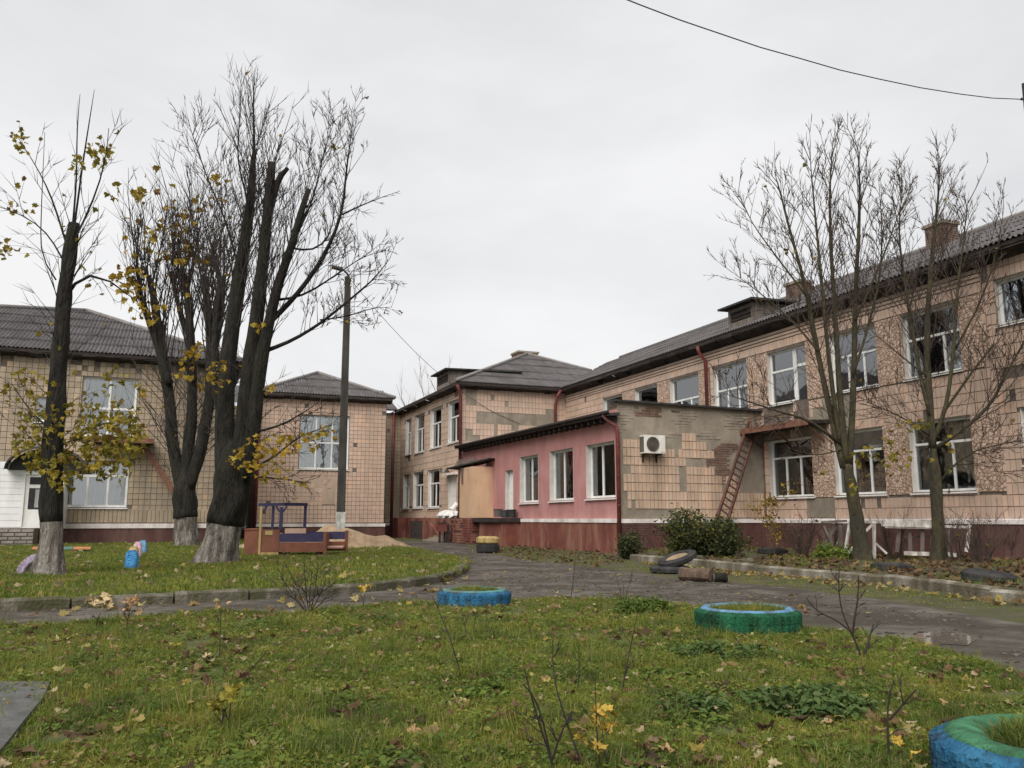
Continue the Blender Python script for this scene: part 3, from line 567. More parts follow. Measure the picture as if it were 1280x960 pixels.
ridge(bb, (c0[0], c0[1], EZ + .06), apx + V((0, 0, .05))); ridge(bb, (c1[0], c1[1], EZ + .06), apx + V((0, 0, .05)))
roof(bb, [(11.5, KY - .45, EZ), (PX - .3, KY - .45, EZ), (PX - .3, KY + 4, EZ + 1.9), (11.5, KY + 4, EZ + 1.9)], (1, 0, 0))
obj('roof_slope', MB().quad((-2, KY - .4, EZ), (5, KY - .4, EZ), (5, KY + 5, EZ + 1.9), (-2, KY + 5, EZ + 1.9)), M['slate'], bb)
pipe(bb, [(13.75, KY - .15, 8.2), (13.75, KY - .15, .2)], .1); pipe(bb, [(4.6, BY - .12, 8.15), (4.6, BY - .12, .2)], .1)

# ---- left building ---------------------------------------------------
lb = thing('school_building', 'tan tiled two storey building on the far left behind the yellow leaved maple', 'building', (-4, LY + 4, 0))
WL = Wall((0, LY, 0), (1, 0, 0), (0, -1, 0)); LXR = 1.95
lo = [(-3.75, -1.55, 4.72, 7.36), (-4.1, -1.66, 1.66, 3.66), (-5.5, -4.55, 5.3, 6.35)]
mb = MB(); grid_wall(WL, mb, -16, LXR, .6, 8.2, lo); mb.quad((LXR, LY, 0), (LXR, KY, 0), (LXR, KY, 8.2), (LXR, LY, 8.2)); obj('wall', mb, M['joint'], lb)
obj('plinth', MB().box(-16, LXR + .05, LY - .08, LY + .1, -.2, .76), M['plinth_dark'], lb); obj('white_ledge', MB().box(-16, LXR + .08, LY - .12, LY + .05, .76, .96), M['white_band'], lb)
reveals(WL, lo, lb, M['reveal'])
tiles(WL, lb, M['tile_tan'], -12, LXR - .02, 1.0, 8.1, .24, .25, lo, lambda u, z, rr: not (z < 1.6 and u > -4.4) and (z < 7.4 or rr.random() < .8), single=(-.4, LY, 3.6), nmax=300, seed=18)
tiles(WL, lb, M['tile_tan'], -4.4, LXR - .02, 1.0, 1.6, .17, .55, lo, None, seed=19)
tiles(Wall((LXR, 0, 0), (0, 1, 0), (1, 0, 0)), lb, M['tile_tan'], LY, KY, 1.0, 8.1, .25, .25, [], None, seed=20)
window(WL, lb, *lo[0], transom=.48, low=(.5,), top=(.5,), curtain=1, seed=80, bw=.1); window(WL, lb, *lo[1], transom=.68, low=(.34, .67), top=(.67,), curtain=1, seed=81, bw=.1); window(WL, lb, *lo[2], transom=0, low=(), curtain=1, seed=82, bw=.08)
eave_boards(lb, WL, -16, LXR + .3, 8.05, EZ, .45, 36, .03, 9)
La = 7.6; XR = 3.1; apl = V((XR - La, LY - .45 + La, EZ + .46 * La)); lft = V((-17, LY - .45 + 5.6, EZ + .46 * 5.6))
roof(lb, [(-17, LY - .45, EZ), (XR - .02, LY - .45, EZ), apl, lft], (1, 0, 0))
obj('roof_slope', MB().poly([(XR, LY - .45, EZ), (XR, LY + 16, EZ), apl]), M['slate'], lb); obj('roof_slope', MB().poly([apl, (XR, LY + 16, EZ), (-17, LY + 16, EZ), lft]), M['slate'], lb)
ridge(lb, (XR, LY - .45, EZ + .05), apl + V((0, 0, .06))); ridge(lb, apl + V((0, 0, .06)), lft + V((0, 0, .06)))
# flat hood over the lower window
hd = obj('window_hood', MB().box(-3.1, -.75, LY - 1.1, LY - .02, 4.42, 4.58), M['soffit'], lb)
obj('hood_edge', MB().box(-3.14, -.71, LY - 1.16, LY - 1.1, 4.4, 4.62), M['rust'], hd)
sb = obj('sloping_stringer', MB().bar((-1.15, LY - .35, 4.4), (1.2, LY - .35, .9), .1, .22), M['rust'], lb, label='rusty steel stringer slanting down the tiled wall')
for k in range(12): obj('stair_tread', MB().box(-1.15 + 2.35 * k / 12, -.95 + 2.35 * k / 12, LY - .3, LY - .05, 4.28 - 3.5 * k / 12, 4.31 - 3.5 * k / 12), M['rust'], sb)
# white vestibule
vs = thing('entrance_vestibule', 'white clad entrance vestibule with domed dark canopy and glazed door at far left', 'porch', (-6, LY - 1.2, 0))
VY = LY - 1.6; WV = Wall((0, VY, 0), (1, 0, 0), (0, -1, 0))
vx1 = at(79, 620, dist((-4.4, VY, 0))).x; p0 = at(33, 600, 38); vd0, vd1 = at(30, 620, dist((-5.6, VY, 0))).x, at(66, 620, dist((-4.6, VY, 0))).x
mb = MB(); grid_wall(WV, mb, -14, vx1, .8, 3.45, [(vd0, vd1, .85, 2.95)]); mb.quad((vx1, VY, .8), (vx1, LY, .8), (vx1, LY, 3.45), (vx1, VY, 3.45)); obj('wall', mb, M['siding'], vs)
for k in range(10):
    z = .84 + k * .26
    obj('siding_board', WV.box(MB(), -14, vd0 - .08, z, z + .245, 0, .02), M['siding'], vs)
for a, b in ((vd1 + .08, vx1 - .02),): obj('siding_board', WV.box(MB(), a, b, .84, 3.4, 0, .02), M['siding'], vs)
vd = obj('door', WV.box(MB(), vd0, vd1, .85, 2.95, -.08, -.03), M['door_white'], vs)
obj('pane', WV.box(MB(), vd0 + .15, vd1 - .15, 2.55, 2.85, -.03, -.02), M['black'], vd); obj('pane', WV.box(MB(), vd0 + .15, vd1 - .15, 1.55, 2.4, -.03, -.02), M['black'], vd); obj('door_blind', WV.box(MB(), vd0 + .38, vd1 - .2, 1.62, 2.35, -.02, -.012), M['curtain'], vd)
obj('door_trim', WV.box(MB(), vd0 - .08, vd0, .85, 3.03, -.05, .03), M['siding'], vs); obj('door_trim', WV.box(MB(), vd1, vd1 + .08, .85, 3.03, -.05, .03), M['siding'], vs); obj('door_trim', WV.box(MB(), vd0 - .08, vd1 + .08, 2.95, 3.03, -.052, .032), M['siding'], vs)
mb = MB(); cx = (vd0 + vd1) / 2 + .25; pr = None
for i in range(15):
    a = math.pi * i / 14; x, z = cx - 1.45 * math.cos(a), 3.12 + .95 * math.sin(a); q = (V((x, VY - .9, z)), V((x, VY, z + .02)), V((x, VY - .9, z - .09)))
    if pr: mb.quad(pr[0], q[0], q[1], pr[1]); mb.quad(pr[0], q[0], q[2], pr[2])
    pr = q
cpy = obj('canopy', mb, M['rough_tar'], vs)
obj('canopy_infill', MB().poly([V((cx - 1.4 * math.cos(math.pi * i / 14), VY - .06, 3.12 + .9 * math.sin(math.pi * i / 14))) for i in range(15)]), M['rough_tar'], cpy)
ftm = obj('footing', MB().box(-14, at(50, 670, 35.5).x, VY - 1.2, VY + .1, -.2, .8), M['joint'], vs)
tiles(Wall((0, VY - 1.2, 0), (1, 0, 0), (0, -1, 0)), ftm, M['block'], -9.2, at(50, 670, 35.5).x, .05, .78, .42, .145, [], None, stagger=True, name='brick', seed=21, t=.035, gap=.035, single=(-6, VY - 1.2, .4), nmax=120)
#@@PART2
# ================================================================== GROUND
GT = .12                                            # height of the kerbed lawn and of the planted bed above the road
def sheet(name, pts, z, m, skirt=0.0, cuts=None):
    vs = [V((p[0], p[1], z)) for p in pts]; mb = MB(); mb.v = [tuple(v) for v in vs]
    for t in tessellate_polygon([vs]): mb.f.append(tuple(t))
    if skirt:
        n = len(vs)
        mb.v += [(v.x, v.y, z - skirt) for v in vs]
        for i in range(n): mb.f.append((i, (i + 1) % n, n + (i + 1) % n, n + i))
    o = obj(name, mb, m); o['kind'] = 'structure'; return o
def P2(lst, z=0.): return [tuple(gp(x, y, z))[:2] for x, y in lst]
def inside(poly, x, y):
    c = False; j = len(poly) - 1
    for i in range(len(poly)):
        xi, yi = poly[i]; xj, yj = poly[j]
        if (yi > y) != (yj > y) and x < (xj - xi) * (y - yi) / (yj - yi + 1e-12) + xi: c = not c
        j = i
    return c
M['soil'] = mat('mossy_dirt_ground', (.045, .042, .02), (.085, .07, .04), 1.6, .95, .8, 18, stain=(.05, .06, .018), sscale=.9, samt=.85)
M['asphalt'] = mat('old_worn_asphalt', (.06, .051, .041), (.15, .132, .108), 2.3, .8, 1.0, 16, stain=(.045, .035, .024), sscale=.6, samt=.95, slo=.42, shi=.58, spec=.35)
M['lawn'] = mat('grass_thatch', (.06, .075, .018), (.095, .11, .03), 5, .95, .8, 30, stain=(.07, .055, .03), sscale=2.2, samt=.6)
M['kerb'] = mat('mossy_concrete_kerb', (.095, .085, .062), (.17, .152, .118), 4, .95, .9, 22, objrand=.25, stain=(.055, .055, .024), sscale=2.4, samt=.9, slo=.4, shi=.56)
M['kerb_white'] = mat('kerb_with_worn_whitewash', (.17, .15, .115), (.34, .315, .265), 3, .95, .9, 25, objrand=.15, stain=(.085, .07, .042), sscale=1.1, samt=.95, slo=.40, shi=.60)
M['puddle'] = mat('muddy_puddle', (.10, .085, .07), (.13, .11, .09), 2, .06, 0, spec=.6)
M['slab'] = mat('grey_concrete_slab', (.075, .076, .074), (.115, .115, .112), 6, .85, .5, 40, stain=(.05, .05, .042), sscale=3, samt=.6)
g = MB().quad((-500, -300, -.004), (500, -300, -.004), (500, 800, -.004), (-500, 800, -.004)); o = obj('ground', g, M['soil']); o['kind'] = 'structure'
KL = [(-160, 773), (-80, 769), (0, 767), (62, 763), (97, 761), (148, 759), (200, 756), (280, 752), (372, 747), (447, 742), (505, 736), (551, 729), (576, 721), (586, 713), (582, 705)]
KRp = [(787, 700), (867, 707), (955, 717), (1040, 724), (1080, 727), (1160, 737), (1205, 745), (1280, 753), (1400, 768), (1600, 800)]
asph = P2([(-300, 775), (-80, 768), (0, 766), (148, 758), (372, 746), (505, 735), (551, 728), (574, 720), (578, 706), (545, 696), (505, 688), (465, 683), (440, 681), (440, 674), (480, 675.5), (577, 678), (597, 690), (655, 700), (755, 711), (850, 725), (960, 732), (1100, 750), (1280, 780), (1400, 805), (1700, 900), (1500, 960), (1280, 890), (1139, 825), (1000, 806), (800, 768), (549, 768), (272, 783), (0, 800), (-300, 812)])
sheet('asphalt_path', asph, .004, M['asphalt'])
front_px = [(-300, 805), (0, 787), (75, 785), (157, 777), (272, 769), (383, 769), (500, 755), (549, 757), (641, 754), (700, 751), (795, 754), (870, 761), (1001, 790), (1060, 793), (1139, 806), (1188, 822), (1250, 842), (1280, 857), (1370, 905), (1450, 980)]
front = P2(front_px) + [(4.2, 1.0), (1.2, -2.5), (-6, -2.5), (-9, 5)]
sheet('front_lawn', front, .03, M['lawn'], .1)
back = [tuple(gp(x, y - 1.5, 0))[:2] for x, y in KL] + P2([(545, 695), (505, 687), (465, 682)]) + [(11.5, 47.5), (12.2, 50.2), (4.6, 50.2), (2.0, 41.1), (-22, 41.1), (-22, 22)]
sheet('kerbed_lawn', back, GT, M['lawn'], .14)
bed = [tuple(gp(x, y - 2, 0))[:2] for x, y in KRp] + [(RX, 5), (RX, AY - .1), (14.6, AY - .1), (14.0, 24.6)]
sheet('planting_bed', bed, GT, M['soil'], .14)
pud = [gp(*q) for q in ((1128, 800), (1150, 793), (1175, 790), (1205, 793), (1222, 800), (1208, 808), (1180, 806), (1160, 811), (1138, 808))]
sheet('puddle', [tuple(p)[:2] for p in pud], .009, M['puddle'])
def kerb(name, pts, h, w, m, L, nback, joint=.03):
    k = thing(name, *KERB_LABEL[name], loc=(pts[0][0], pts[0][1], 0)); acc = [V((p[0], p[1], 0)) for p in pts]
    # walk along the line in stone lengths
    d = 0; seg = 0; cur = acc[0]; rr = random.Random(11); out = [cur]; want = L * rr.uniform(.8, 1.2); got = 0
    for a, b in zip(acc, acc[1:]):
        l = (b - a).length; pos = 0
        while got + (l - pos) >= want:
            pos += want - got; out.append(a + (b - a) * (pos / l)); got = 0; want = L * rr.uniform(.75, 1.25)
        got += l - pos
    out.append(acc[-1])
    for a, b in zip(out, out[1:]):
        t = (b - a); l = t.length
        if l < .15: continue
        t /= l; n = V((-t.y, t.x, 0)) * nback; a2 = a + t * joint * .5; b2 = b - t * joint * .5; n = Matrix.Rotation(rr.uniform(-.012, .012), 3, 'Z') @ n
        mb = MB(); hs = h + rr.uniform(-.02, .02); c = .03; k_ = 7; prev = None
        for i in range(k_ + 1):
            p = a2.lerp(b2, i / k_); j = [noise.noise(V((p.x * 3.1, p.y * 3.1, q))) * .018 for q in range(4)]
            e = c if i in (0, k_) else 0; cc = c + abs(j[0]) + e * .4
            sec = [p + n * (j[1]) + V((0, 0, -.1)), p + n * (j[1]) + V((0, 0, hs - cc)), p + n * cc + V((0, 0, hs + j[2] - e * .3)), p + n * (w - c) + V((0, 0, hs + j[3] - e * .3)), p + n * w + V((0, 0, hs - c)), p + n * w + V((0, 0, -.1))]
            if prev:
                for q in range(5): mb.quad(prev[q], sec[q], sec[q + 1], prev[q + 1])
            else: mb.poly(list(reversed(sec)))
            prev = sec
        mb.poly(prev); obj('kerb_stone', mb, m, k)
    return k
KERB_LABEL = {'lawn_kerb': ('mossy grey kerb curving round the lawn with the tall cut back trees', 'kerb'), 'bed_kerb': ('kerb with flaking whitewash along the bed below the right hand wing', 'kerb')}
kerb('lawn_kerb', P2(KL), .16, .16, M['kerb'], 1.05, 1)
kerb('bed_kerb', P2(KRp), .165, .16, M['kerb_white'], 3.0, 1, .022)
sl_ = [gp(*q) for q in ((-260, 866), (8, 866), (62, 866), (52, 888), (30, 916), (8, 946), (-20, 980), (-300, 980))]
mb = MB(); n = len(sl_); mb.v = [(p.x, p.y, .075) for p in sl_] + [(p.x, p.y, -.05) for p in sl_]; mb.f = [tuple(range(n))] + [(i, (i + 1) % n, n + (i + 1) % n, n + i) for i in range(n)]
o = obj('concrete_slab', mb, M['slab']); tag(o, 'grey concrete slab with a broken corner lying in the grass bottom left', 'slab')

# ------------------------------------------------------------------ leaves and grass
def leaf_mesh(name, m, curl=.25, seed=0, simple=False):
    """a maple leaf about 1 unit across, stalk end at the origin"""
    rr = random.Random(seed)
    pr = [(.0, .0), (.20, -.08), (.40, -.10), (.36, .08), (.50, .18), (.58, .30), (.42, .36), (.46, .52), (.40, .66), (.22, .60), (.16, .78), (0, 1.0)]
    if simple: pr = [(0, 0), (.38, -.05), (.52, .3), (.3, .5), (0, 1.0)]
    pts = pr + [(-x, y) for x, y in reversed(pr[1:-1])]
    mb = MB(); f = lambda x, y: (x, y, curl * (1.8 * x * x - .7 * (y - .4) ** 2 * rr.uniform(.1, 2)) + .09 * rr.uniform(-1, 1))
    mb.v = [f(0, .35)] + [f(x, y) for x, y in pts]; k = len(pts)
    mb.f = [(0, 1 + i, 1 + (i + 1) % k) for i in range(k)]
    return mb.mesh(name, m)
LEAFC = {'yellow': ((.33, .21, .025), (.45, .32, .06)), 'green': ((.16, .15, .02), (.30, .24, .03)), 'brown': ((.12, .055, .025), (.22, .11, .05)), 'pale': ((.34, .25, .13), (.46, .36, .2)), 'tan': ((.24, .14, .07), (.36, .22, .11)), 'purple': ((.075, .04, .035), (.13, .075, .06))}
for k, (a, b) in LEAFC.items(): M['leaf_' + k] = mat(k + '_maple_leaf', a, b, 14, .75, .2, 40, objrand=.3, island=.3)
def leaf_mix(name, stops, patch=0.):
    m = mat(name, (.6, .6, .6), (1, 1, 1), 3, .75, 0, hue=stops); nt = m.node_tree; b = nt.nodes['Principled BSDF']; out = next(n for n in nt.nodes if n.type == 'OUTPUT_MATERIAL')
    tl = nt.nodes.new('ShaderNodeBsdfTranslucent'); mx = nt.nodes.new('ShaderNodeMixShader'); mx.inputs[0].default_value = .38; src = b.inputs['Base Color'].links[0].from_socket; nt.links.new(src, tl.inputs[0])
    if patch:                                            # turf of mixed kinds: some patches yellower, some deeper green, some thin and brown
        oi = nt.nodes.new('ShaderNodeObjectInfo'); n1 = nt.nodes.new('ShaderNodeTexNoise'); n1.inputs['Scale'].default_value = 1.5; n1.inputs['Detail'].default_value = 6; n1.inputs['Roughness'].default_value = .75; nt.links.new(oi.outputs['Location'], n1.inputs[0])
        rp = nt.nodes.new('ShaderNodeValToRGB'); cr = rp.color_ramp; cr.elements[0].position = .32; cr.elements[0].color = (.38, .48, .45, 1); cr.elements[1].position = .7; cr.elements[1].color = (1.45, 1.05, 1.25, 1); e = cr.elements.new(.45); e.color = (.8, .95, .85, 1); e = cr.elements.new(.56); e.color = (1.25, 1.25, .95, 1)
        mm = nt.nodes.new('ShaderNodeMixRGB'); mm.blend_type = 'MULTIPLY'; mm.inputs[0].default_value = patch; nt.links.new(n1.outputs[0], rp.inputs[0]); nt.links.new(src, mm.inputs[1]); nt.links.new(rp.outputs[0], mm.inputs[2]); src = mm.outputs[0]; nt.links.new(src, b.inputs['Base Color']); nt.links.new(src, tl.inputs[0])
    nt.links.new(b.outputs[0], mx.inputs[1]); nt.links.new(tl.outputs[0], mx.inputs[2]); nt.links.new(mx.outputs[0], out.inputs[0]); return m
M['leaf_tree'] = leaf_mix('autumn_foliage', [(0, (.31, .24, .03)), (.3, (.25, .205, .03)), (.55, (.19, .175, .028)), (.75, (.38, .28, .035)), (.92, (.2, .12, .03))])
M['leaf_gold'] = leaf_mix('golden_foliage', [(0, (.44, .28, .025)), (.3, (.38, .27, .03)), (.55, (.30, .20, .03)), (.75, (.50, .36, .05)), (.92, (.2, .11, .03))])
M['leaf_litter'] = leaf_mix('leaf_litter', [(0, (.36, .28, .10)), (.3, (.26, .17, .07)), (.52, (.42, .35, .15)), (.72, (.15, .08, .04)), (.86, (.36, .27, .06))])
M['leaf_pale_bits'] = leaf_mix('pale_leaf_bits', [(0, (.42, .33, .19)), (.3, (.30, .2, .12)), (.5, (.48, .40, .24)), (.7, (.33, .19, .12)), (.88, (.46, .38, .12))])
M['leaf_brown'] = leaf_mix('brown_leaf_litter', [(0, (.17, .10, .05)), (.3, (.12, .065, .035)), (.5, (.22, .135, .065)), (.7, (.085, .05, .03)), (.86, (.27, .19, .085))])
M['grass'] = leaf_mix('short_lawn_grass', [(0, (.165, .21, .03)), (.25, (.215, .235, .038)), (.5, (.12, .172, .026)), (.68, (.26, .235, .06)), (.87, (.35, .27, .13))], 1.0)
M['herb'] = leaf_mix('low_broad_leaved_herbs', [(0, (.155, .21, .038)), (.3, (.20, .24, .045)), (.55, (.12, .175, .032)), (.8, (.25, .25, .055))], .9)
M['nettle'] = leaf_mix('nettle_leaf', [(0, (.09, .155, .038)), (.35, (.115, .17, .045)), (.6, (.075, .13, .033)), (.85, (.14, .18, .06))])
LITTER = [leaf_mesh('leaf', None, c, i) for i, c in enumerate((.15, .45, -.3, .6))]
def joined_leaves(name, spots, m, parent=None, kind='stuff'):
    """spots: (point, size, z turn, tilt x, tilt y)"""
    mb = MB()
    for i, (p, s, a, tx, ty) in enumerate(spots):
        me = LITTER[i % 4]; T = Matrix.Translation(V(p)) @ Matrix.Rotation(a, 4, 'Z') @ Matrix.Rotation(tx, 4, 'X') @ Matrix.Rotation(ty, 4, 'Y') @ Matrix.Scale(s, 4)
        n = len(mb.v); mb.v += [tuple(T @ v.co) for v in me.vertices]; mb.f += [tuple(n + j for j in pl.vertices) for pl in me.polygons]
    return obj(name, mb, m, parent, kind=kind)
def ground_leaves(name, poly, n, z, m, smin, smax, dens=None, seed=1, tilt=.35, box=None):
    rr = random.Random(seed); xs = [p[0] for p in poly]; ys = [p[1] for p in poly]; b = box or (min(xs), max(xs), min(ys), max(ys)); out = []; tr = 0
    while len(out) < n and tr < n * 60:
        tr += 1; x, y = rr.uniform(b[0], b[1]), rr.uniform(b[2], b[3])
        if not inside(poly, x, y) or (dens and rr.random() > dens(x, y)): continue
        out.append(((x, y, z + rr.uniform(.0, .03)), rr.uniform(smin, smax), rr.uniform(0, 6.3), rr.gauss(0, tilt), rr.gauss(0, tilt)))
    o = joined_leaves(name, out, m); return o
def tuft(name, n, h, w, spread, m, seed, bend=.5):
    rr = random.Random(seed); mb = MB()
    for _ in range(n):
        a = rr.uniform(0, 6.28); r = spread * math.sqrt(rr.random()); b = V((math.cos(a) * r, math.sin(a) * r, 0)); d = rr.uniform(0, 6.28); l = h * rr.uniform(.45, 1.1); bn = rr.uniform(.1, bend * 1.6)
        s = V((math.cos(d + 1.57), math.sin(d + 1.57), 0)) * w * rr.uniform(.6, 1.2); f = V((math.cos(d), math.sin(d), 0))
        m1 = b + f * (l * bn * .3) + V((0, 0, l * .55)); tp = b + f * (l * bn) + V((0, 0, l * (1 - bn * .35)))
        k = len(mb.v); mb.v += [tuple(b - s), tuple(b + s), tuple(m1 + s * .8), tuple(m1 - s * .8), tuple(tp)]; mb.f += [(k, k + 1, k + 2, k + 3), (k + 3, k + 2, k + 4)]
    return bpy.data.objects.new(name, mb.mesh(name, m))
def herb(name, n, m, seed, r=.06, ls=.035, h=.04):
    rr = random.Random(seed); mb = MB()
    for _ in range(n):
        a = rr.uniform(0, 6.28); q = r * math.sqrt(rr.random()); c = V((math.cos(a) * q, math.sin(a) * q, h * rr.uniform(.25, 1))); T = Matrix.Translation(c) @ Matrix.Rotation(a + rr.uniform(-.6, .6) - 1.57, 4, 'Z') @ Matrix.Rotation(rr.uniform(-.3, .7), 4, 'X') @ Matrix.Rotation(rr.gauss(0, .35), 4, 'Y') @ Matrix.Scale(ls * rr.uniform(.6, 1.3), 4)
        k = len(mb.v); mb.v += [tuple(T @ V(v)) for v in ((0, 0, 0), (.38, .3, .06), (.42, .65, .06), (0, 1.1, -.08), (-.42, .65, .06), (-.38, .3, .06))]; mb.f += [(k, k + 1, k + 2, k + 3), (k, k + 3, k + 4, k + 5)]
    return bpy.data.objects.new(name, mb.mesh(name, m))
def scatter(name, src, pts, rot, scl, kind='stuff'):
    """one stuff object: instances of src on points, each with its own turn and size"""
    me = bpy.data.meshes.new(name); me.vertices.add(len(pts)); me.vertices.foreach_set('co', np.asarray(pts, dtype=np.float32).ravel())
    a = me.attributes.new('turn', 'FLOAT_VECTOR', 'POINT'); a.data.foreach_set('vector', np.asarray(rot, dtype=np.float32).ravel())
    a = me.attributes.new('size', 'FLOAT', 'POINT'); a.data.foreach_set('value', np.asarray(scl, dtype=np.float32))
    o = bpy.data.objects.new(name, me); COL.objects.link(o); o['kind'] = kind
    ng = bpy.data.node_groups.new(name, 'GeometryNodeTree'); ng.interface.new_socket('Geometry', in_out='INPUT', socket_type='NodeSocketGeometry'); ng.interface.new_socket('Geometry', in_out='OUTPUT', socket_type='NodeSocketGeometry')
    N = ng.nodes.new; L = ng.links.new; gi = N('NodeGroupInput'); go = N('NodeGroupOutput'); ip = N('GeometryNodeInstanceOnPoints'); oi = N('GeometryNodeObjectInfo'); oi.inputs['Object'].default_value = src; oi.inputs['As Instance'].default_value = True
    n1 = N('GeometryNodeInputNamedAttribute'); n1.data_type = 'FLOAT_VECTOR'; n1.inputs[0].default_value = 'turn'; n2 = N('GeometryNodeInputNamedAttribute'); n2.data_type = 'FLOAT'; n2.inputs[0].default_value = 'size'
    L(gi.outputs[0], ip.inputs['Points']); L(oi.outputs['Geometry'], ip.inputs['Instance']); L(n1.outputs[0], ip.inputs['Rotation']); L(n2.outputs[0], ip.inputs['Scale']); L(ip.outputs[0], go.inputs[0])
    md = o.modifiers.new('scatter', 'NODES'); md.node_group = ng; return o
def spread_pts(poly, n, z, seed, near=None, box=None, nz=None, avoid=()):
    """points inside poly; near=(d0,p): denser towards the camera"""
    r_ = np.random.default_rng(seed); xs = [p[0] for p in poly]; ys = [p[1] for p in poly]; b = box or (min(xs), max(xs), min(ys), max(ys)); out = []
    P = np.array(poly)
    while len(out) < n:
        x = r_.uniform(b[0], b[1], n * 2); y = r_.uniform(b[2], b[3], n * 2)
        c = np.zeros(len(x), bool); j = len(P) - 1
        for i in range(len(P)):
            c ^= ((P[i, 1] > y) != (P[j, 1] > y)) & (x < (P[j, 0] - P[i, 0]) * (y - P[i, 1]) / (P[j, 1] - P[i, 1] + 1e-12) + P[i, 0]); j = i
        D = x * _fh.x + y * _fh.y; lat = x * _rt.x + y * _rt.y; c &= (D > 2.5) & (np.abs(lat) < D * .66 + 1.2)
        if near: c &= r_.random(len(x)) < np.minimum(1, (near[0] / np.maximum(D, .1)) ** near[1])
        for ax, ay, ar in avoid: c &= (x - ax) ** 2 + (y - ay) ** 2 > ar * ar
        if nz:
            k = np.array([noise.noise(V((a * nz[0], b_ * nz[0], nz[1]))) for a, b_ in zip(x[c], y[c])]); idx = np.where(c)[0]; c[idx[k < nz[2]]] = False
        out += list(zip(x[c], y[c]))
    out = np.array(out[:n]); return np.column_stack([out, np.full(n, z)])
def grow_grass():
    r_ = np.random.default_rng(5); ta = [(g_.x, g_.y, r) for g_, r in TYRE_SPOTS]
    def put(name, src, pts, s0, s1):
        k = len(pts); rot = np.column_stack([r_.normal(0, .12, k), r_.normal(0, .12, k), r_.uniform(0, 6.28, k)])
        sc_ = r_.uniform(s0, s1, k)
        hv = np.array([noise.noise(V((p[0] * .9, p[1] * .9, 4))) for p in pts]); scatter(name, src, pts, rot, sc_ * (1 + .45 * hv))
    for i in range(3):
        put('grass', tuft('grass_tuft', 20, .066, .0022, .06, M['grass'], i, .7), spread_pts(front, 14000, .02, 20 + i, (5.5, 1.7), avoid=ta, nz=(1.6, 5, -.33)), .6, 1.35)
    for i in range(2):
        put('ground_herbs', herb('herb_plant', 14, M['herb'], 30 + i, .055, .022, .045), spread_pts(front, 5200, .022, 40 + i, (5.5, 1.7), nz=(1.1, 3 + i, -.08), avoid=ta), .6, 1.3)
    put('tall_grass', tuft('tall_tuft', 26, .15, .0028, .07, M['grass'], 9, .8), spread_pts(front, 700, .02, 51, (7, 1.2), nz=(.8, 8, .05), avoid=ta), .6, 1.2)
    edge = []
    rr = random.Random(4); ep = [gp(x, y + 1) for x, y in front_px]
    for a, b in zip(ep, ep[1:]):
        for q in range(int((b - a).length * 16)): p = a.lerp(b, rr.random()); edge.append((p.x + rr.gauss(0, .07), p.y + rr.gauss(0, .07) - .05, .015))
    put('edge_grass', tuft('edge_tuft', 18, .10, .0025, .06, M['grass'], 12, .7), np.array(edge), .5, 1.3)
    for i in range(2):
        put('grass', tuft('grass_tuft', 22, .07, .005, .12, M['grass'], 60 + i), spread_pts(back, 8500, GT - .01, 70 + i, (16, 1.1)), .7, 1.5)
    put('moss_and_grass', tuft('bed_tuft', 16, .08, .004, .12, M['grass'], 66), spread_pts(bed, 650, GT - .01, 75, nz=(.6, 2, .05)), .6, 1.6)
    strip = P2([(440, 675), (577, 677), (597, 689), (655, 699), (755, 710), (850, 724), (790, 702), (775, 693), (700, 684), (640, 678), (560, 672), (470, 668)])
    put('moss_and_grass', tuft('moss_tuft', 18, .05, .005, .14, M['grass'], 67), spread_pts(strip, 1600, -.005, 76, nz=(.5, 3, -.25)), .5, 1.2)
    strip2 = P2([(800, 703), (870, 709), (955, 719), (1080, 729), (1205, 747), (1400, 772), (1400, 800), (1280, 779), (1100, 749), (960, 731), (850, 724)])
    put('moss_and_grass', tuft('moss_tuft', 18, .03, .004, .12, M['grass'], 68), spread_pts(strip2, 800, -.008, 77, nz=(.6, 6, -.2)), .5, 1.2)
TYRE_SPOTS = [(gp(593, 758), .52), (gp(935, 791), .55), (gp(1336, 990), .55)]
grow_grass()
ground_leaves('fallen_leaves', back, 420, GT + .03, M['leaf_pale_bits'], .07, .15, lambda x, y: 1 if y < 24 else .35, 2, box=(-9, 12, 13, 40))
ground_leaves('fallen_leaves', P2([(-40, 770), (200, 757), (447, 742), (584, 716), (600, 722), (560, 740), (400, 762), (200, 772), (-40, 785)]), 60, .012, M['leaf_litter'], .07, .14, None, 3)
ground_leaves('fallen_leaves', P2([(787, 702), (955, 718), (1080, 728), (1205, 746), (1290, 755), (1290, 764), (1160, 744), (1040, 732), (860, 714)]), 260, .012, M['leaf_litter'], .06, .12, None, 4)
ground_leaves('leaf_litter', bed, 2600, GT + .012, M['leaf_brown'], .06, .15, lambda x, y: 1 if y < 20 else .4, 5)
ground_leaves('fallen_leaves', asph, 90, .012, M['leaf_litter'], .05, .1, None, 6, box=(2, 15, 8, 30), tilt=.1)
ground_leaves('leaf_litter', P2([(597, 689), (655, 699), (755, 710), (790, 702), (775, 694), (700, 686), (640, 679)]), 330, .015, M['leaf_brown'], .07, .16, None, 7)
ground_leaves('leaf_litter', front, 1150, .035, M['leaf_brown'], .05, .11, lambda x, y: min(1, (7 / max(3, dist((x, y, 0)))) ** 1.2), 8, box=(-5, 8, 3, 12), tilt=.28)
ground_leaves('leaf_crumbs', front, 2600, .04, M['leaf_brown'], .018, .05, lambda x, y: min(1, (7 / max(3, dist((x, y, 0)))) ** 1.2) * (.25 + max(0, noise.noise(V((x * 1.3, y * 1.3, 8)))) * 2), 18, box=(-5, 8, 3, 12), tilt=.35)
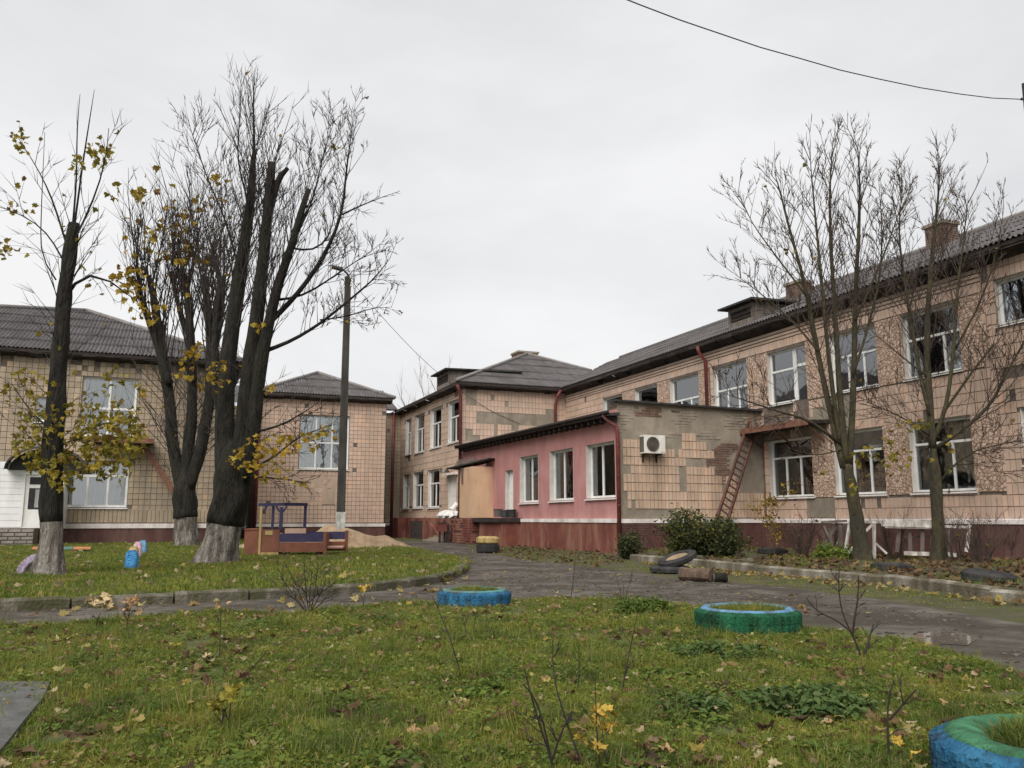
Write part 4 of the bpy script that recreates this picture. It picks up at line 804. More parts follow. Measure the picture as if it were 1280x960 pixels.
ground_leaves('pale_leaf_bits', front, 1900, .05, M['leaf_pale_bits'], .016, .055, None, 28, box=(-6, 9, 3, 12), tilt=.3)
ground_leaves('fallen_leaves', front, 260, .055, M['leaf_litter'], .035, .085, lambda x, y: .9, 9, box=(-5, 8, 3, 12), tilt=.25)
M['clod'] = mat('muddy_clods', (.045, .037, .028), (.12, .10, .08), 5, .95, .4, 20, island=.4)
def clods(name, poly, n, s0, s1, seed, box, z):
    rr = random.Random(seed); mb = MB(); k = 0; ico = [(0, 0, 1), (.9, 0, .3), (.28, .86, .35), (-.73, .53, .3), (-.73, -.53, .25), (.28, -.86, .3), (.6, .5, -.4), (-.3, .8, -.4), (-.9, 0, -.4), (-.2, -.9, -.4), (.7, -.5, -.4)]
    while k < n:
        x, y = rr.uniform(box[0], box[1]), rr.uniform(box[2], box[3])
        if not inside(poly, x, y) or noise.noise(V((x * .8, y * .8, seed))) < -.05: continue
        k += 1; s_ = rr.uniform(s0, s1) * rr.uniform(.5, 1); b = len(mb.v); T = Matrix.Translation((x, y, z)) @ Matrix.Rotation(rr.uniform(0, 6.28), 4, 'Z') @ Matrix.Diagonal((s_ * rr.uniform(.8, 1.8), s_, s_ * .5, 1))
        mb.v += [tuple(T @ V((p[0] * rr.uniform(.8, 1.2), p[1] * rr.uniform(.8, 1.2), p[2]))) for p in ico]
        mb.f += [tuple(b + q for q in f) for f in ((0, 1, 2), (0, 2, 3), (0, 3, 4), (0, 4, 5), (0, 5, 1), (1, 6, 2), (2, 7, 3), (3, 8, 4), (4, 9, 5), (5, 10, 1), (1, 10, 6), (2, 6, 7), (3, 7, 8), (4, 8, 9), (5, 9, 10))]
    return obj(name, mb, M['clod'], kind='stuff')
clods('path_debris', asph, 1500, .01, .04, 3, (5, 14, 5, 18), .008); clods('path_debris', asph, 700, .015, .05, 5, (-6, 15, 12, 40), .008); clods('path_debris', bed, 500, .02, .07, 4, (9, 20, 8, 24), GT)
# the leaves that can be told apart in the foreground
BIGL = [(445, 896, 'brown'), (480, 905, 'tan'), (620, 938, 'purple'), (425, 890, 'brown'), (640, 900, 'brown'), (660, 880, 'purple'), (690, 805, 'tan'), (620, 800, 'tan'), (740, 885, 'purple'), (510, 917, 'tan'), (985, 912, 'tan'), (1015, 935, 'yellow'), (930, 930, 'purple'), (1000, 760, 'tan'), (100, 932, 'tan'), (10, 861, 'tan'), (155, 895, 'tan'), (85, 900, 'brown'), (220, 805, 'yellow'), (255, 822, 'pale'), (215, 824, 'pale'), (95, 826, 'pale'), (80, 800, 'pale'), (150, 812, 'tan'), (300, 840, 'brown'), (375, 945, 'yellow'), (345, 905, 'pale'), (270, 930, 'brown'), (950, 870, 'brown'), (940, 890, 'purple'), (1045, 905, 'tan'), (840, 940, 'tan'), (850, 800, 'tan'), (790, 790, 'brown'), (575, 880, 'pale'), (530, 830, 'tan'), (560, 865, 'purple'), (700, 760, 'tan'), (1100, 900, 'brown'), (1190, 880, 'tan'), (420, 800, 'pale'), (330, 790, 'tan'), (160, 955, 'brown'), (15, 950, 'brown'), (40, 940, 'brown')]
LEAF_LABEL = {'brown': 'curled dark brown fallen leaf lying in the front lawn', 'tan': 'dry tan fallen maple leaf lying in the front lawn', 'purple': 'withered purple brown leaf sunk in the front lawn grass', 'yellow': 'bright golden yellow fallen leaf in the front lawn', 'pale': 'pale straw coloured fallen leaf on the front lawn'}
for k in LEAFC:
    if k != 'green':
        for j in range(3): leaf_mesh('fallen_leaf', M['leaf_' + k], (.25, .55, -.4)[j], 40 + j).name = f'fallen_leaf_{k}_{j}'
MARKS = [('the golden leaved sapling', 750, 920), ('the nettle patch', 1010, 888), ('the green tyre planter', 935, 790), ('the blue tyre planter', 593, 755), ('the concrete slab', 40, 890), ('the young maple shoot', 285, 890), ('the forked black twig', 690, 920), ('the thin twig left of the blue planter', 560, 800), ('the pale leaved sapling', 122, 770), ('the straight thin twig', 275, 790), ('the lower right tyre', 1230, 930), ('the bushy bare shrub', 385, 760), ('the knotty brown twig', 782, 830)]
def leaf_labels():
    g_ = {}
    for i, (x, y, k) in enumerate(BIGL):
        n_, mx, my = min(MARKS, key=lambda q: math.hypot(q[1] - x, (q[2] - y) * 1.6)); dx, dy = x - mx, (y - my) * 1.6
        w = ('right of' if dx > 0 else 'left of') if abs(dx) > abs(dy) else ('in front of' if dy > 0 else 'behind')
        g_.setdefault((k, n_, w), []).append((math.hypot(dx, dy), i))
    out = {}
    for (k, n_, w), l in g_.items():
        for j, (d, i) in enumerate(sorted(l)): out[i] = f"{LEAF_LABEL[k]} {w} {n_}" + ('' if len(l) == 1 else (', nearest', ', second', ', third', ', farthest')[min(j, 3)])
    return out
LEAF_LABEL = {'brown': 'curled dark brown leaf', 'tan': 'dry tan leaf', 'purple': 'withered purple brown leaf', 'yellow': 'bright yellow leaf', 'pale': 'pale straw coloured leaf'}
LLAB = leaf_labels()
for i, (x, y, k) in enumerate(BIGL):
    p = gp(x, y, .05); o = link('fallen_leaf', bpy.data.meshes[f'fallen_leaf_{k}_{i % 3}'], None, (p.x, p.y, .05)); s_ = rnd.uniform(.085, .13); o.scale = (s_, s_, s_); o.rotation_euler = (rnd.gauss(0, .25), rnd.gauss(0, .25), rnd.uniform(0, 6.28))
    tag(o, LLAB[i], 'leaf', k + ' leaves on the front lawn')
# clumps of nettles and other weeds in the front lawn
def weed(x, y, r, h, n, label, m='nettle', seed=0, ls=.052):
    p = gp(x, y, .02); rr = random.Random(seed); root = thing('weed_clump', label, 'plant', p, 0, 'weed clumps in the front lawn'); st = MB(); lf = MB()
    for _ in range(n):
        a = rr.uniform(0, 6.28); q = r * math.sqrt(rr.random()); b = V((math.cos(a) * q, math.sin(a) * q * .8, 0)); hh = h * rr.uniform(.45, 1) * (1 - .45 * (q / r) ** 2); tp = b + V((rr.gauss(0, .03), rr.gauss(0, .03), hh)); st.tube([b, tp], [.003, .002], 3, False)
        for k in range(5):
            c = b.lerp(tp, .35 + .65 * k / 4)
            for sgn in (0, 1):
                t = rr.uniform(0, 6.28) + sgn * 3.14; T = Matrix.Translation(c) @ Matrix.Rotation(t, 4, 'Z') @ Matrix.Rotation(rr.uniform(-.5, .2), 4, 'X') @ Matrix.Rotation(rr.gauss(0, .25), 4, 'Y') @ Matrix.Scale(ls * rr.uniform(.6, 1.2), 4)
                j = len(lf.v); lf.v += [tuple(T @ V(v)) for v in ((0, 0, 0), (.3, .25, .06), (.3, .6, .03), (0, 1.15, -.2), (-.3, .6, .03), (-.3, .25, .06))]; lf.f += [(j, j + 1, j + 2, j + 3), (j, j + 3, j + 4, j + 5)]
    obj('stem', st, M['nettle'], root, local=True, kind='stuff'); obj('foliage', lf, M[m], root, local=True, kind='stuff')
weed(1010, 888, .42, .15, 170, 'large dark green nettle patch right of centre in the front lawn', seed=1)
weed(905, 822, .46, .13, 130, 'spreading nettle clump just below the green tyre planter', seed=2)
weed(805, 768, .38, .24, 70, 'leafy clump at the lawn edge left of the green tyre planter', 'herb', 3, .06)
weed(868, 893, .20, .14, 46, 'small dark weed clump between the yellow leaved twig and the nettle patch', seed=4)
weed(868, 905, .2, .07, 20, 'low weed rosette near the bottom of the lawn', 'herb', 5)
weed(600, 872, .24, .12, 40, 'low weed clump left of the forked twigs', 'herb', 6)
weed(830, 850, .3, .1, 44, 'pale green weed clump in the middle of the lawn right half', 'herb', 7)

# ================================================================== TREES
def bark(name, c1, c2, moss=None):
    return mat(name, c1, c2, 5, .95, 1.0, 14, stain=moss, sscale=2.2, samt=.8, stretch=(2.2, 2.2, .45))
M['bark_black'] = bark('wet_black_bark', (.009, .008, .007), (.034, .029, .024), (.018, .019, .01))
M['bark_olive'] = bark('olive_mossy_bark', (.05, .042, .022), (.085, .073, .036), (.04, .036, .027))
M['twig_dark'] = mat('dark_twig_bark', (.022, .017, .015), (.038, .03, .026), 8, .9)
M['twig_brown'] = mat('brown_twig_bark', (.035, .025, .02), (.06, .043, .034), 8, .9)
M['limewash'] = mat('worn_limewash_on_bark', (.13, .11, .09), (.34, .31, .275), 4, .95, 1.2, 14, stain=(.06, .048, .04), sscale=3.0, samt=.85, stretch=(2.6, 2.6, .5))
def polyl(px, D, spread=0., rr=None, z0=None):
    out = []; off = 0
    for i, q in enumerate(px):
        off = (spread * (i / max(1, len(px) - 1))); out.append(at(q[0], q[1], D + off))
    return out
def resample(pts, rad, step):
    P, Rr = [V(pts[0])], [rad[0]]
    for i in range(len(pts) - 1):
        a, b = V(pts[i]), V(pts[i + 1]); n = max(1, int((b - a).length / step))
        for k in range(1, n + 1): P.append(a.lerp(b, k / n)); Rr.append(rad[i] + (rad[i + 1] - rad[i]) * k / n)
    # relax the kinks
    for _ in range(2): P = [P[0]] + [(P[i - 1] + P[i] * 2 + P[i + 1]) / 4 for i in range(1, len(P) - 1)] + [P[-1]]
    return P, Rr
RMIN = [.005]
def shoot(mb, p, d, L, r, rr, depth, tips, upb=.25, n=None, kids=(2, 4), klen=.55, curve=.12):
    n = n or max(3, int(L / .35)); pts = [V(p)]; d = V(d).normalized()
    for i in range(n):
        d = (d + V((rr.gauss(0, curve), rr.gauss(0, curve), rr.gauss(0, curve * .6) + upb * .28))).normalized(); pts.append(pts[-1] + d * (L / n))
    mb.tube(pts, [r * (1 - .78 * i / n) for i in range(n + 1)], 3 if r < .02 else 5, False)
    tips.append((pts[-1], d)); tips.append((pts[-2], d))
    if depth > 0:
        for _ in range(rr.randint(*kids)):
            t = rr.uniform(.2, .92); i = min(n - 1, int(t * n)); q = pts[i].lerp(pts[i + 1], t * n - i); dd = (pts[i + 1] - pts[i]).normalized(); s_ = dd.orthogonal().normalized(); s_.rotate(Matrix.Rotation(rr.uniform(0, 6.28), 3, dd))
            shoot(mb, q, dd * .85 + s_ * rr.uniform(.4, .7) + V((0, 0, .12)), L * klen * rr.uniform(.5, 1.15) * (1 - t * .35), max(RMIN[0], r * .55), rr, depth - 1, tips, upb, None, kids, klen, curve)
def tree(label, base, D, trunk, trad, limbs, shoots, mb_, mt, white=None, leaves=None, seed=1, group=None, name='maple_tree', flare=1.35, leafm='leaf_tree', thin=1.0, dens=1.0, tipk=.35, tthin=1.0):
    """trunk/limbs: image polylines with radii in metres; shoots: (limb index or -1, count, t0, t1, length, radius, spread, up)"""
    RMIN[0] = D * .00042; rr = random.Random(seed); b = gp(*base, GT); root = thing(name, label, 'tree', b, 0, group); lines = []
    P, Rr = resample(polyl(trunk, D), [x * tthin for x in trad], .16); tips = []
    P[0].z = min(P[0].z, GT - .05)
    zc = white if white else -1
    Rr = [r * (1 + (flare - 1) * max(0, 1 - (p.z - GT) / .8) ** 2) for p, r in zip(P, Rr)]
    if white:
        i = next(k for k, p in enumerate(P) if p.z > white)
        obj('whitewashed_base', MB().tube(P[:i + 1], Rr[:i + 1], 30, False, .26, seed), M['limewash'], root, smooth=True)
        obj('trunk', MB().tube(P[i:], Rr[i:], 30, True, .3, seed), mb_, root, smooth=True)
    else: obj('trunk', MB().tube(P, Rr, 24, True, .22, seed), mb_, root, smooth=True)
    lines.append((P, Rr))
    for px, rad, dz, cut in limbs:
        p, q = resample(polyl(px, D, dz), [x * thin for x in rad], .3); lines.append((p, q)); obj('limb', MB().tube(p, q, 18 if max(q) > .08 else 7, True, .22 if max(q) > .08 else .1, seed + len(lines)), mb_, root, smooth=True)
    tw = MB(); allt = []
    for li, cnt, t0, t1, Ln, r, sp, up, dep in shoots:
        cnt = int(cnt * dens)
        p, q = lines[li + 1]; n = len(p)
        for k in range(cnt):
            t = t0 + (t1 - t0) * (k + rr.random()) / cnt; f = t * (n - 1); i = min(n - 2, int(f)); o_ = p[i].lerp(p[i + 1], f - i); dd = (p[i + 1] - p[i]).normalized(); a = rr.uniform(0, 6.28)
            s_ = dd.orthogonal().normalized(); s_.rotate(Matrix.Rotation(a, 3, dd)); tp = []
            shoot(tw, o_ + s_ * q[i] * .8, s_ * sp * .9 + dd * (1 - sp * .6) + V((0, 0, up)), 1.25 * Ln * rr.uniform(.5, 1.12) * (1 - tipk * t), r * rr.uniform(.75, 1.2), rr, dep, tp, up * .35, None, (2, 4), .62, .055); allt += tp
    obj('twigs', tw, mt, root, kind='stuff')
    if leaves:
        n, where, size = leaves; sp_ = []
        for (x, y, rx, ry, dz, cnt) in where:
            for _ in range(cnt):
                while True:
                    u, w = rr.uniform(-1, 1), rr.uniform(-1, 1)
                    if u * u + w * w < 1: break
                sp_.append((at(x + u * rx, y + w * ry, D + dz + rr.gauss(0, .45)), size * rr.uniform(.65, 1.25), rr.uniform(0, 6.28), rr.uniform(-1.9, .6), rr.gauss(0, .6)))
        for p, d in rr.sample(allt, min(n, len(allt))): sp_.append((p, size * rr.uniform(.6, 1.1), rr.uniform(0, 6.28), rr.uniform(-1.9, .4), rr.gauss(0, .6)))
        joined_leaves('foliage', sp_, M[leafm], root)
    RMIN[0] = .004; return root
# far left maple, topped
tree('slim topped maple on the far left, yellow leaves round its trunk, whitewashed base', (62, 724), 16.2, [(61, 730), (63, 690), (65, 640), (64, 590), (68, 530), (72, 470), (77, 410), (82, 360), (88, 310), (93, 279)], [.27, .23, .225, .215, .195, .175, .16, .15, .135, .12],
     [([(80, 375), (105, 330), (140, 345), (165, 372)], [.05, .04, .025, .012], .5, 0), ([(68, 560), (110, 540), (160, 548)], [.03, .02, .01], -.4, 0), ([(68, 540), (40, 520), (15, 480)], [.03, .02, .01], .3, 0), ([(93, 300), (118, 250), (133, 200), (136, 160)], [.03, .024, .016, .008], -.5, 0), ([(90, 295), (96, 220), (96, 160), (100, 118)], [.032, .024, .016, .007], .2, 0), ([(92, 290), (104, 200), (112, 150), (118, 112)], [.03, .022, .015, .006], -.2, 0), ([(86, 315), (66, 250), (50, 215), (20, 168)], [.032, .025, .016, .007], .5, 0), ([(84, 335), (60, 290), (30, 268), (-12, 255)], [.028, .02, .014, .008], .3, 0), ([(70, 350), (50, 330), (52, 250), (56, 165)], [.022, .018, .012, .006], -.4, 0)],
     [(-1, 16, .72, 1.0, 1.5, .013, .75, .5, 1), (-1, 18, .3, .72, 1.25, .010, .95, .25, 1), (0, 8, .2, 1, .8, .008, .8, .3, 1), (3, 7, .2, .9, .8, .007, .6, .5, 1), (4, 6, .2, .8, .7, .006, .5, .6, 0), (6, 9, .2, .95, .9, .007, .7, .3, 1), (7, 10, .1, 1, 1.0, .007, .8, .0, 1), (1, 10, .2, 1, .7, .006, .8, .2, 1), (2, 10, .2, 1, .7, .006, .8, .2, 1)],
     M['bark_black'], M['twig_dark'], white=.92, leaves=(70, [(100, 550, 84, 48, 0, 330), (135, 560, 44, 44, -.3, 190), (50, 560, 30, 32, .2, 50), (140, 500, 40, 40, -.2, 60), (40, 490, 36, 34, .3, 45), (78, 590, 20, 26, -.4, 40), (125, 190, 16, 20, 0, 34), (97, 204, 10, 12, 0, 16), (22, 172, 10, 10, .3, 12), (32, 185, 14, 8, .3, 10), (140, 240, 8, 14, 0, 8), (10, 310, 16, 14, .3, 20), (20, 260, 24, 10, .3, 12), (175, 240, 8, 6, .2, 6), (165, 540, 20, 10, -.2, 18)], .115), seed=3, tthin=.86, thin=.72)
# middle tree of the left group
def st(px, r, dz, cut=1): return (px, r, dz, cut)
tree('pollarded tree with several upright stems between the slim maple and the big black tree', (232, 684), 33.4, [(232, 690), (232, 660), (231, 635), (230, 610), (232, 590)], [.46, .42, .44, .40, .2],
     [st([(228, 612), (216, 560), (212, 500), (203, 440), (195, 385), (186, 345)], [.38, .34, .3, .26, .2, .14], .5), st([(232, 600), (240, 520), (240, 450), (236, 390), (232, 345)], [.36, .3, .26, .22, .18], 0), st([(236, 610), (252, 560), (262, 500), (264, 430), (258, 370), (256, 345)], [.36, .34, .3, .26, .22, .18], -.6), st([(212, 480), (192, 420), (176, 370), (170, 320)], [.2, .16, .12, .06], .8), st([(262, 470), (276, 400), (280, 350)], [.2, .16, .1], -.8), st([(236, 420), (222, 380), (214, 340)], [.16, .12, .1], .6)],
     [(0, 14, .5, 1, 4.0, .03, .45, .9, 2), (1, 16, .6, 1, 4.4, .03, .45, .9, 2), (2, 16, .55, 1, 4.4, .03, .45, .9, 2), (3, 12, .3, 1, 3.4, .026, .5, .9, 2), (4, 10, .4, 1, 3.6, .026, .5, .9, 1), (5, 10, .4, 1, 3.6, .026, .5, .9, 1), (0, 12, .05, .5, 2.2, .02, .85, .4, 1), (2, 12, .05, .5, 2.2, .02, .85, .4, 1), (1, 8, .1, .5, 2, .02, .85, .4, 1)],
     M['bark_black'], M['twig_dark'], white=1.05, leaves=(70, [(160, 350, 22, 20, 0, 40), (245, 320, 26, 16, 0, 40), (205, 300, 30, 30, 0, 30), (240, 260, 30, 30, 0, 16), (175, 240, 8, 6, 0, 8), (270, 225, 8, 8, 0, 7), (180, 380, 26, 26, 0, 30), (250, 455, 26, 30, -.6, 30)], .26), seed=5, flare=1.15, leafm='leaf_gold', thin=.68, dens=1.8, tipk=.1)
# the big black tree
tree('biggest black barked tree with sawn off stems and leaning whitewashed trunk beside the toy truck', (268, 707), 20.7, [(268, 713), (274, 685), (281, 655), (288, 620), (292, 585), (294, 550)], [.42, .40, .40, .42, .40, .2],
     [st([(284, 600), (280, 540), (284, 460), (292, 390), (302, 330), (311, 270), (316, 215), (318, 180)], [.36, .33, .28, .25, .22, .17, .12, .05], .3), st([(296, 600), (306, 520), (314, 440), (324, 370), (331, 310), (335, 250), (340, 203)], [.34, .28, .25, .22, .19, .16, .13], -.2), st([(300, 600), (318, 520), (326, 450), (338, 395), (348, 350), (364, 310), (376, 265), (386, 236)], [.32, .26, .22, .18, .15, .13, .11, .08], -.5), st([(334, 275), (344, 245), (348, 214), (360, 210)], [.12, .11, .1, .06], -.2), st([(284, 560), (270, 480), (268, 420), (276, 350), (262, 300)], [.2, .16, .12, .08, .03], .6),
      st([(340, 400), (372, 368), (405, 322), (428, 268), (432, 220), (441, 152)], [.1, .085, .07, .05, .034, .01], -.6), st([(428, 268), (452, 256), (487, 243)], [.034, .024, .008], -.7), st([(328, 440), (362, 428), (400, 405), (450, 364), (476, 342), (488, 322)], [.08, .065, .05, .035, .02, .008], -1.0), st([(318, 540), (345, 535), (375, 520), (395, 505)], [.05, .035, .022, .01], -.9), st([(304, 588), (340, 575), (372, 545), (420, 530)], [.05, .035, .025, .008], -1.2), st([(306, 595), (350, 598), (388, 604)], [.035, .022, .008], -1.2), st([(345, 375), (378, 372), (425, 340), (458, 318)], [.05, .04, .025, .01], -.2), st([(364, 310), (392, 316), (414, 296), (420, 250)], [.04, .035, .025, .01], -.4), st([(368, 300), (392, 250), (402, 200), (418, 150)], [.04, .03, .02, .008], .3), st([(316, 215), (318, 170), (316, 130), (319, 84)], [.06, .045, .03, .008], .4), st([(312, 260), (296, 200), (300, 140), (302, 84)], [.035, .028, .02, .006], .5), st([(300, 340), (280, 270), (258, 220), (238, 160)], [.045, .034, .022, .007], .7), st([(400, 400), (440, 395), (472, 380), (490, 384)], [.03, .022, .012, .006], -1.0)],
     [(0, 22, .35, 1, 2.3, .016, .6, .75, 2), (1, 16, .5, 1, 2.2, .015, .6, .8, 2), (2, 18, .45, 1, 2.2, .015, .6, .8, 2), (4, 12, .4, 1, 2.0, .014, .7, .6, 2), (5, 16, .25, 1, 1.2, .011, .7, .5, 2), (6, 6, .2, 1, .6, .008, .8, .2, 1), (7, 14, .25, 1, .95, .01, .85, .15, 2), (8, 8, .3, 1, .9, .008, .9, .2, 1), (9, 10, .3, 1, .9, .008, .9, .1, 1), (10, 7, .3, 1, .7, .007, .9, .1, 1), (11, 12, .3, 1, 1.3, .01, .8, .3, 2), (12, 8, .3, 1, 1.1, .009, .8, .4, 1), (13, 12, .2, 1, 1.4, .01, .7, .6, 2), (14, 10, .1, .8, 1.4, .009, .5, .8, 1), (15, 10, .1, .9, 1.3, .009, .6, .7, 1), (16, 14, .2, 1, 1.4, .01, .7, .6, 2), (17, 10, .2, 1, .7, .008, .9, .05, 2), (0, 10, .05, .35, .9, .008, .95, .3, 1), (2, 8, .1, .4, .9, .008, .95, .3, 1)],
     M['bark_black'], M['twig_dark'], white=.98, leaves=(26, [(345, 556, 42, 14, -1.2, 66), (308, 572, 26, 14, -.8, 40), (396, 546, 26, 16, -1.4, 32), (330, 588, 34, 15, -1.2, 36), (375, 605, 12, 6, -1.3, 8), (270, 466, 12, 26, -.4, 34), (322, 405, 10, 10, -.6, 10), (335, 485, 8, 8, -.6, 9), (232, 465, 14, 8, -.3, 10), (418, 184, 6, 6, 0, 4), (312, 90, 4, 4, .3, 2)], .125), seed=7, flare=1.3, leafm='leaf_gold', thin=.72, dens=2.1)
# two bare trees before the right wing
tree('bare many stemmed tree with a leaning olive trunk before the right wing', (1079, 704), 22.1, [(1080, 708), (1076, 680), (1070, 640), (1063, 605), (1058, 580)], [.27, .24, .215, .20, .12],
     [st([(1054, 585), (1044, 540), (1030, 480), (1018, 420), (1005, 350), (985, 280), (974, 235), (968, 215)], [.15, .13, .11, .095, .075, .05, .03, .01], .8), st([(1058, 580), (1052, 520), (1047, 450), (1043, 380), (1038, 300), (1037, 235), (1041, 175)], [.14, .12, .1, .085, .065, .04, .01], -.5), st([(1062, 580), (1066, 510), (1068, 440), (1069, 370), (1073, 300), (1075, 235), (1072, 180)], [.15, .12, .11, .09, .07, .045, .01], .5), st([(1050, 555), (1040, 480), (1032, 410), (1026, 340), (1018, 260), (1012, 190)], [.1, .09, .075, .06, .04, .01], -.9), st([(1046, 552), (1015, 525), (975, 515), (930, 500), (905, 492)], [.07, .06, .045, .025, .01], -.8), st([(1069, 400), (1092, 350), (1112, 300), (1124, 265), (1134, 225)], [.06, .05, .035, .022, .008], .4), st([(1024, 440), (990, 400), (955, 370), (915, 340)], [.05, .04, .025, .008], .9), st([(1066, 470), (1085, 410), (1100, 350), (1103, 290), (1099, 235)], [.06, .05, .04, .025, .008], -.9), st([(1008, 370), (970, 320), (940, 280), (922, 240)], [.045, .035, .02, .007], .6), st([(1056, 560), (1020, 572), (985, 560)], [.03, .02, .008], -.6)],
     [(0, 20, .3, 1, 1.9, .013, .65, .6, 2), (1, 20, .3, 1, 1.8, .013, .6, .7, 2), (2, 20, .35, 1, 1.8, .013, .6, .7, 2), (3, 16, .35, 1, 1.8, .013, .65, .6, 2), (4, 14, .25, 1, 1.4, .011, .85, .25, 2), (5, 12, .25, 1, 1.3, .01, .7, .5, 2), (6, 14, .2, 1, 1.5, .01, .75, .4, 2), (7, 14, .2, 1, 1.4, .01, .7, .6, 2), (8, 10, .2, 1, 1.3, .01, .7, .4, 2), (9, 7, .2, 1, .9, .008, .9, .1, 1), (2, 10, .05, .35, 1.1, .009, .9, .3, 1), (0, 8, .05, .3, 1.1, .009, .9, .3, 1)],
     M['bark_olive'], M['twig_brown'], leaves=(14, [(1095, 570, 40, 14, -.5, 26), (1120, 545, 30, 30, -.3, 14), (1075, 600, 20, 16, -.4, 8), (1000, 310, 22, 12, 0, 4), (1030, 590, 10, 6, -.6, 3)], .12), seed=9, group='bare trees before the right wing', flare=1.3, tthin=.76, thin=.64, dens=1.9, tipk=.5)
tree('bare tree with a straight mossy trunk and wide low branches before the right wing', (1172, 704), 22.1, [(1173, 708), (1173, 670), (1171, 630), (1168, 590), (1166, 555)], [.25, .215, .195, .185, .1],
     [st([(1166, 560), (1162, 500), (1158, 440), (1160, 380), (1166, 310), (1172, 255), (1176, 200)], [.16, .14, .12, .1, .075, .045, .01], .3), st([(1163, 520), (1150, 470), (1140, 410), (1130, 350), (1123, 290), (1129, 225)], [.1, .085, .07, .055, .035, .01], .9), st([(1168, 550), (1184, 505), (1192, 440), (1196, 370), (1203, 310), (1210, 250)], [.1, .085, .07, .055, .035, .01], -.6), st([(1170, 560), (1205, 535), (1238, 510), (1258, 465), (1285, 420)], [.09, .075, .065, .05, .035], -.8), st([(1180, 515), (1215, 465), (1250, 420), (1285, 370)], [.06, .05, .04, .02], .5), st([(1173, 605), (1198, 570), (1222, 560), (1258, 555), (1288, 548)], [.045, .04, .03, .02, .008], -.9), st([(1162, 545), (1135, 525), (1105, 510), (1075, 500)], [.04, .03, .02, .008], -.6), st([(1222, 560), (1246, 580), (1252, 606)], [.02, .014, .006], -.9), st([(1158, 470), (1120, 440), (1085, 410)], [.04, .028, .01], .6), st([(1192, 440), (1225, 380), (1245, 320), (1255, 260)], [.05, .04, .022, .008], -.9)],
     [(0, 24, .25, 1, 1.9, .013, .65, .65, 2), (1, 18, .3, 1, 1.8, .013, .65, .6, 2), (2, 18, .3, 1, 1.8, .012, .65, .6, 2), (3, 18, .2, 1, 1.6, .012, .75, .4, 2), (4, 14, .2, 1, 1.5, .011, .7, .4, 2), (5, 14, .2, 1, 1.2, .009, .85, .15, 2), (6, 12, .2, 1, 1.1, .009, .85, .2, 2), (8, 8, .2, 1, 1.1, .008, .8, .3, 1), (9, 12, .2, 1, 1.3, .01, .7, .5, 2), (0, 10, .02, .3, 1.0, .008, .9, .3, 1)],
     M['bark_olive'], M['twig_brown'], leaves=(16, [(1150, 530, 14, 6, -.5, 14), (1115, 575, 30, 20, -.5, 18), (1185, 560, 30, 40, -.4, 10), (1188, 615, 8, 6, -.3, 3)], .12), seed=11, group='bare trees before the right wing', flare=1.3, tthin=.70, thin=.64, dens=1.9, tipk=.5)
# reddish tree far behind the middle block
tree_far = thing('background_tree', 'faint reddish bare tree rising behind the middle block roof', 'tree', at(540, 640, 75) * 1, 0)
mb = MB(); bp = at(541, 640, 75); bp.z = 0; tp_ = []
mb2 = MB().tube([bp, bp + V((0, 0, 7))], [.25, .15], 8); obj('trunk', mb2, M['twig_brown'], tree_far)
M['twig_red'] = mat('reddish_distant_twigs', (.20, .12, .11), (.28, .18, .165), 5, .9)
rr = random.Random(2)
for k in range(14): shoot(mb, bp + V((0, 0, 5 + 2 * rr.random())), (rr.gauss(0, .5), rr.gauss(0, .5), 1), rr.uniform(6, 8.5), .05, rr, 2, tp_, .3, 8, (4, 6))
obj('twigs', mb, M['twig_red'], tree_far, kind='stuff')

# ================================================================== SAPLINGS AND SHRUBS
def sapling(label, stems, D=None, z=.02, leaves=(), lm='yellow', ls=.1, r=.006, seed=0, twig=2, mt='twig_dark', group=None, name='sapling', side=0, kl=.14):
    """stems: image polylines whose first point stands on the ground"""
    rr = random.Random(seed); b = gp(*stems[0][0], z); D = D or dist(b); root = thing(name, label, 'sapling' if name == 'sapling' else 'shrub', b, 0, group); tips = []
    for s_ in stems:
        p = polyl(s_, D, rr.uniform(-.1, .1)); r0 = r * .75; p, q = resample(p, [r0] + [r0 * (1 - .7 * (i + 1) / len(s_)) for i in range(len(s_) - 1)], .06); obj('stem', MB().tube(p, q, 5, True, .1), M[mt], root)
        if twig:
            mb = MB()
            for _ in range(twig):
                i = rr.randint(len(p) // 3, len(p) - 2); dd = (p[i + 1] - p[i]).normalized(); s2 = dd.orthogonal(); s2.rotate(Matrix.Rotation(rr.uniform(0, 6.28), 3, dd)); shoot(mb, p[i], dd + s2 * .8, kl * rr.uniform(.5, 1.2), r * .45, rr, 1, tips, .2, 5, (1, 3))
            obj('twig', mb, M[mt], root, kind='stuff')
    sp_ = []
    for (x, y, rx, ry, n) in leaves:
        for _ in range(n): sp_.append((x + rr.uniform(-rx, rx), y + rr.uniform(-ry, ry)))
    for k, (x, y) in enumerate(sp_):
        p = at(x, y, D + rr.gauss(0, .05)); o = link('leaf', bpy.data.meshes[f"fallen_leaf_{lm}_{k % 3}"], root, p); s3 = ls * rr.uniform(.7, 1.25); o.scale = (s3, s3, s3); o.rotation_euler = (rr.uniform(-.2, 1.4), rr.gauss(0, .5), rr.uniform(0, 6.28))
    return root
for j in range(3): leaf_mesh('fallen_leaf', M['leaf_green'], (.3, .8, -.6)[j], 40 + j).name = f'fallen_leaf_green_{j}'
sapling('forked black twig rising left of the golden leaves at the bottom edge', [[(694, 975), (690, 950), (672, 900), (660, 855), (655, 835)], [(692, 965), (684, 925), (674, 880), (664, 860), (654, 855)], [(690, 950), (704, 905), (714, 890)]], r=.008, seed=1)
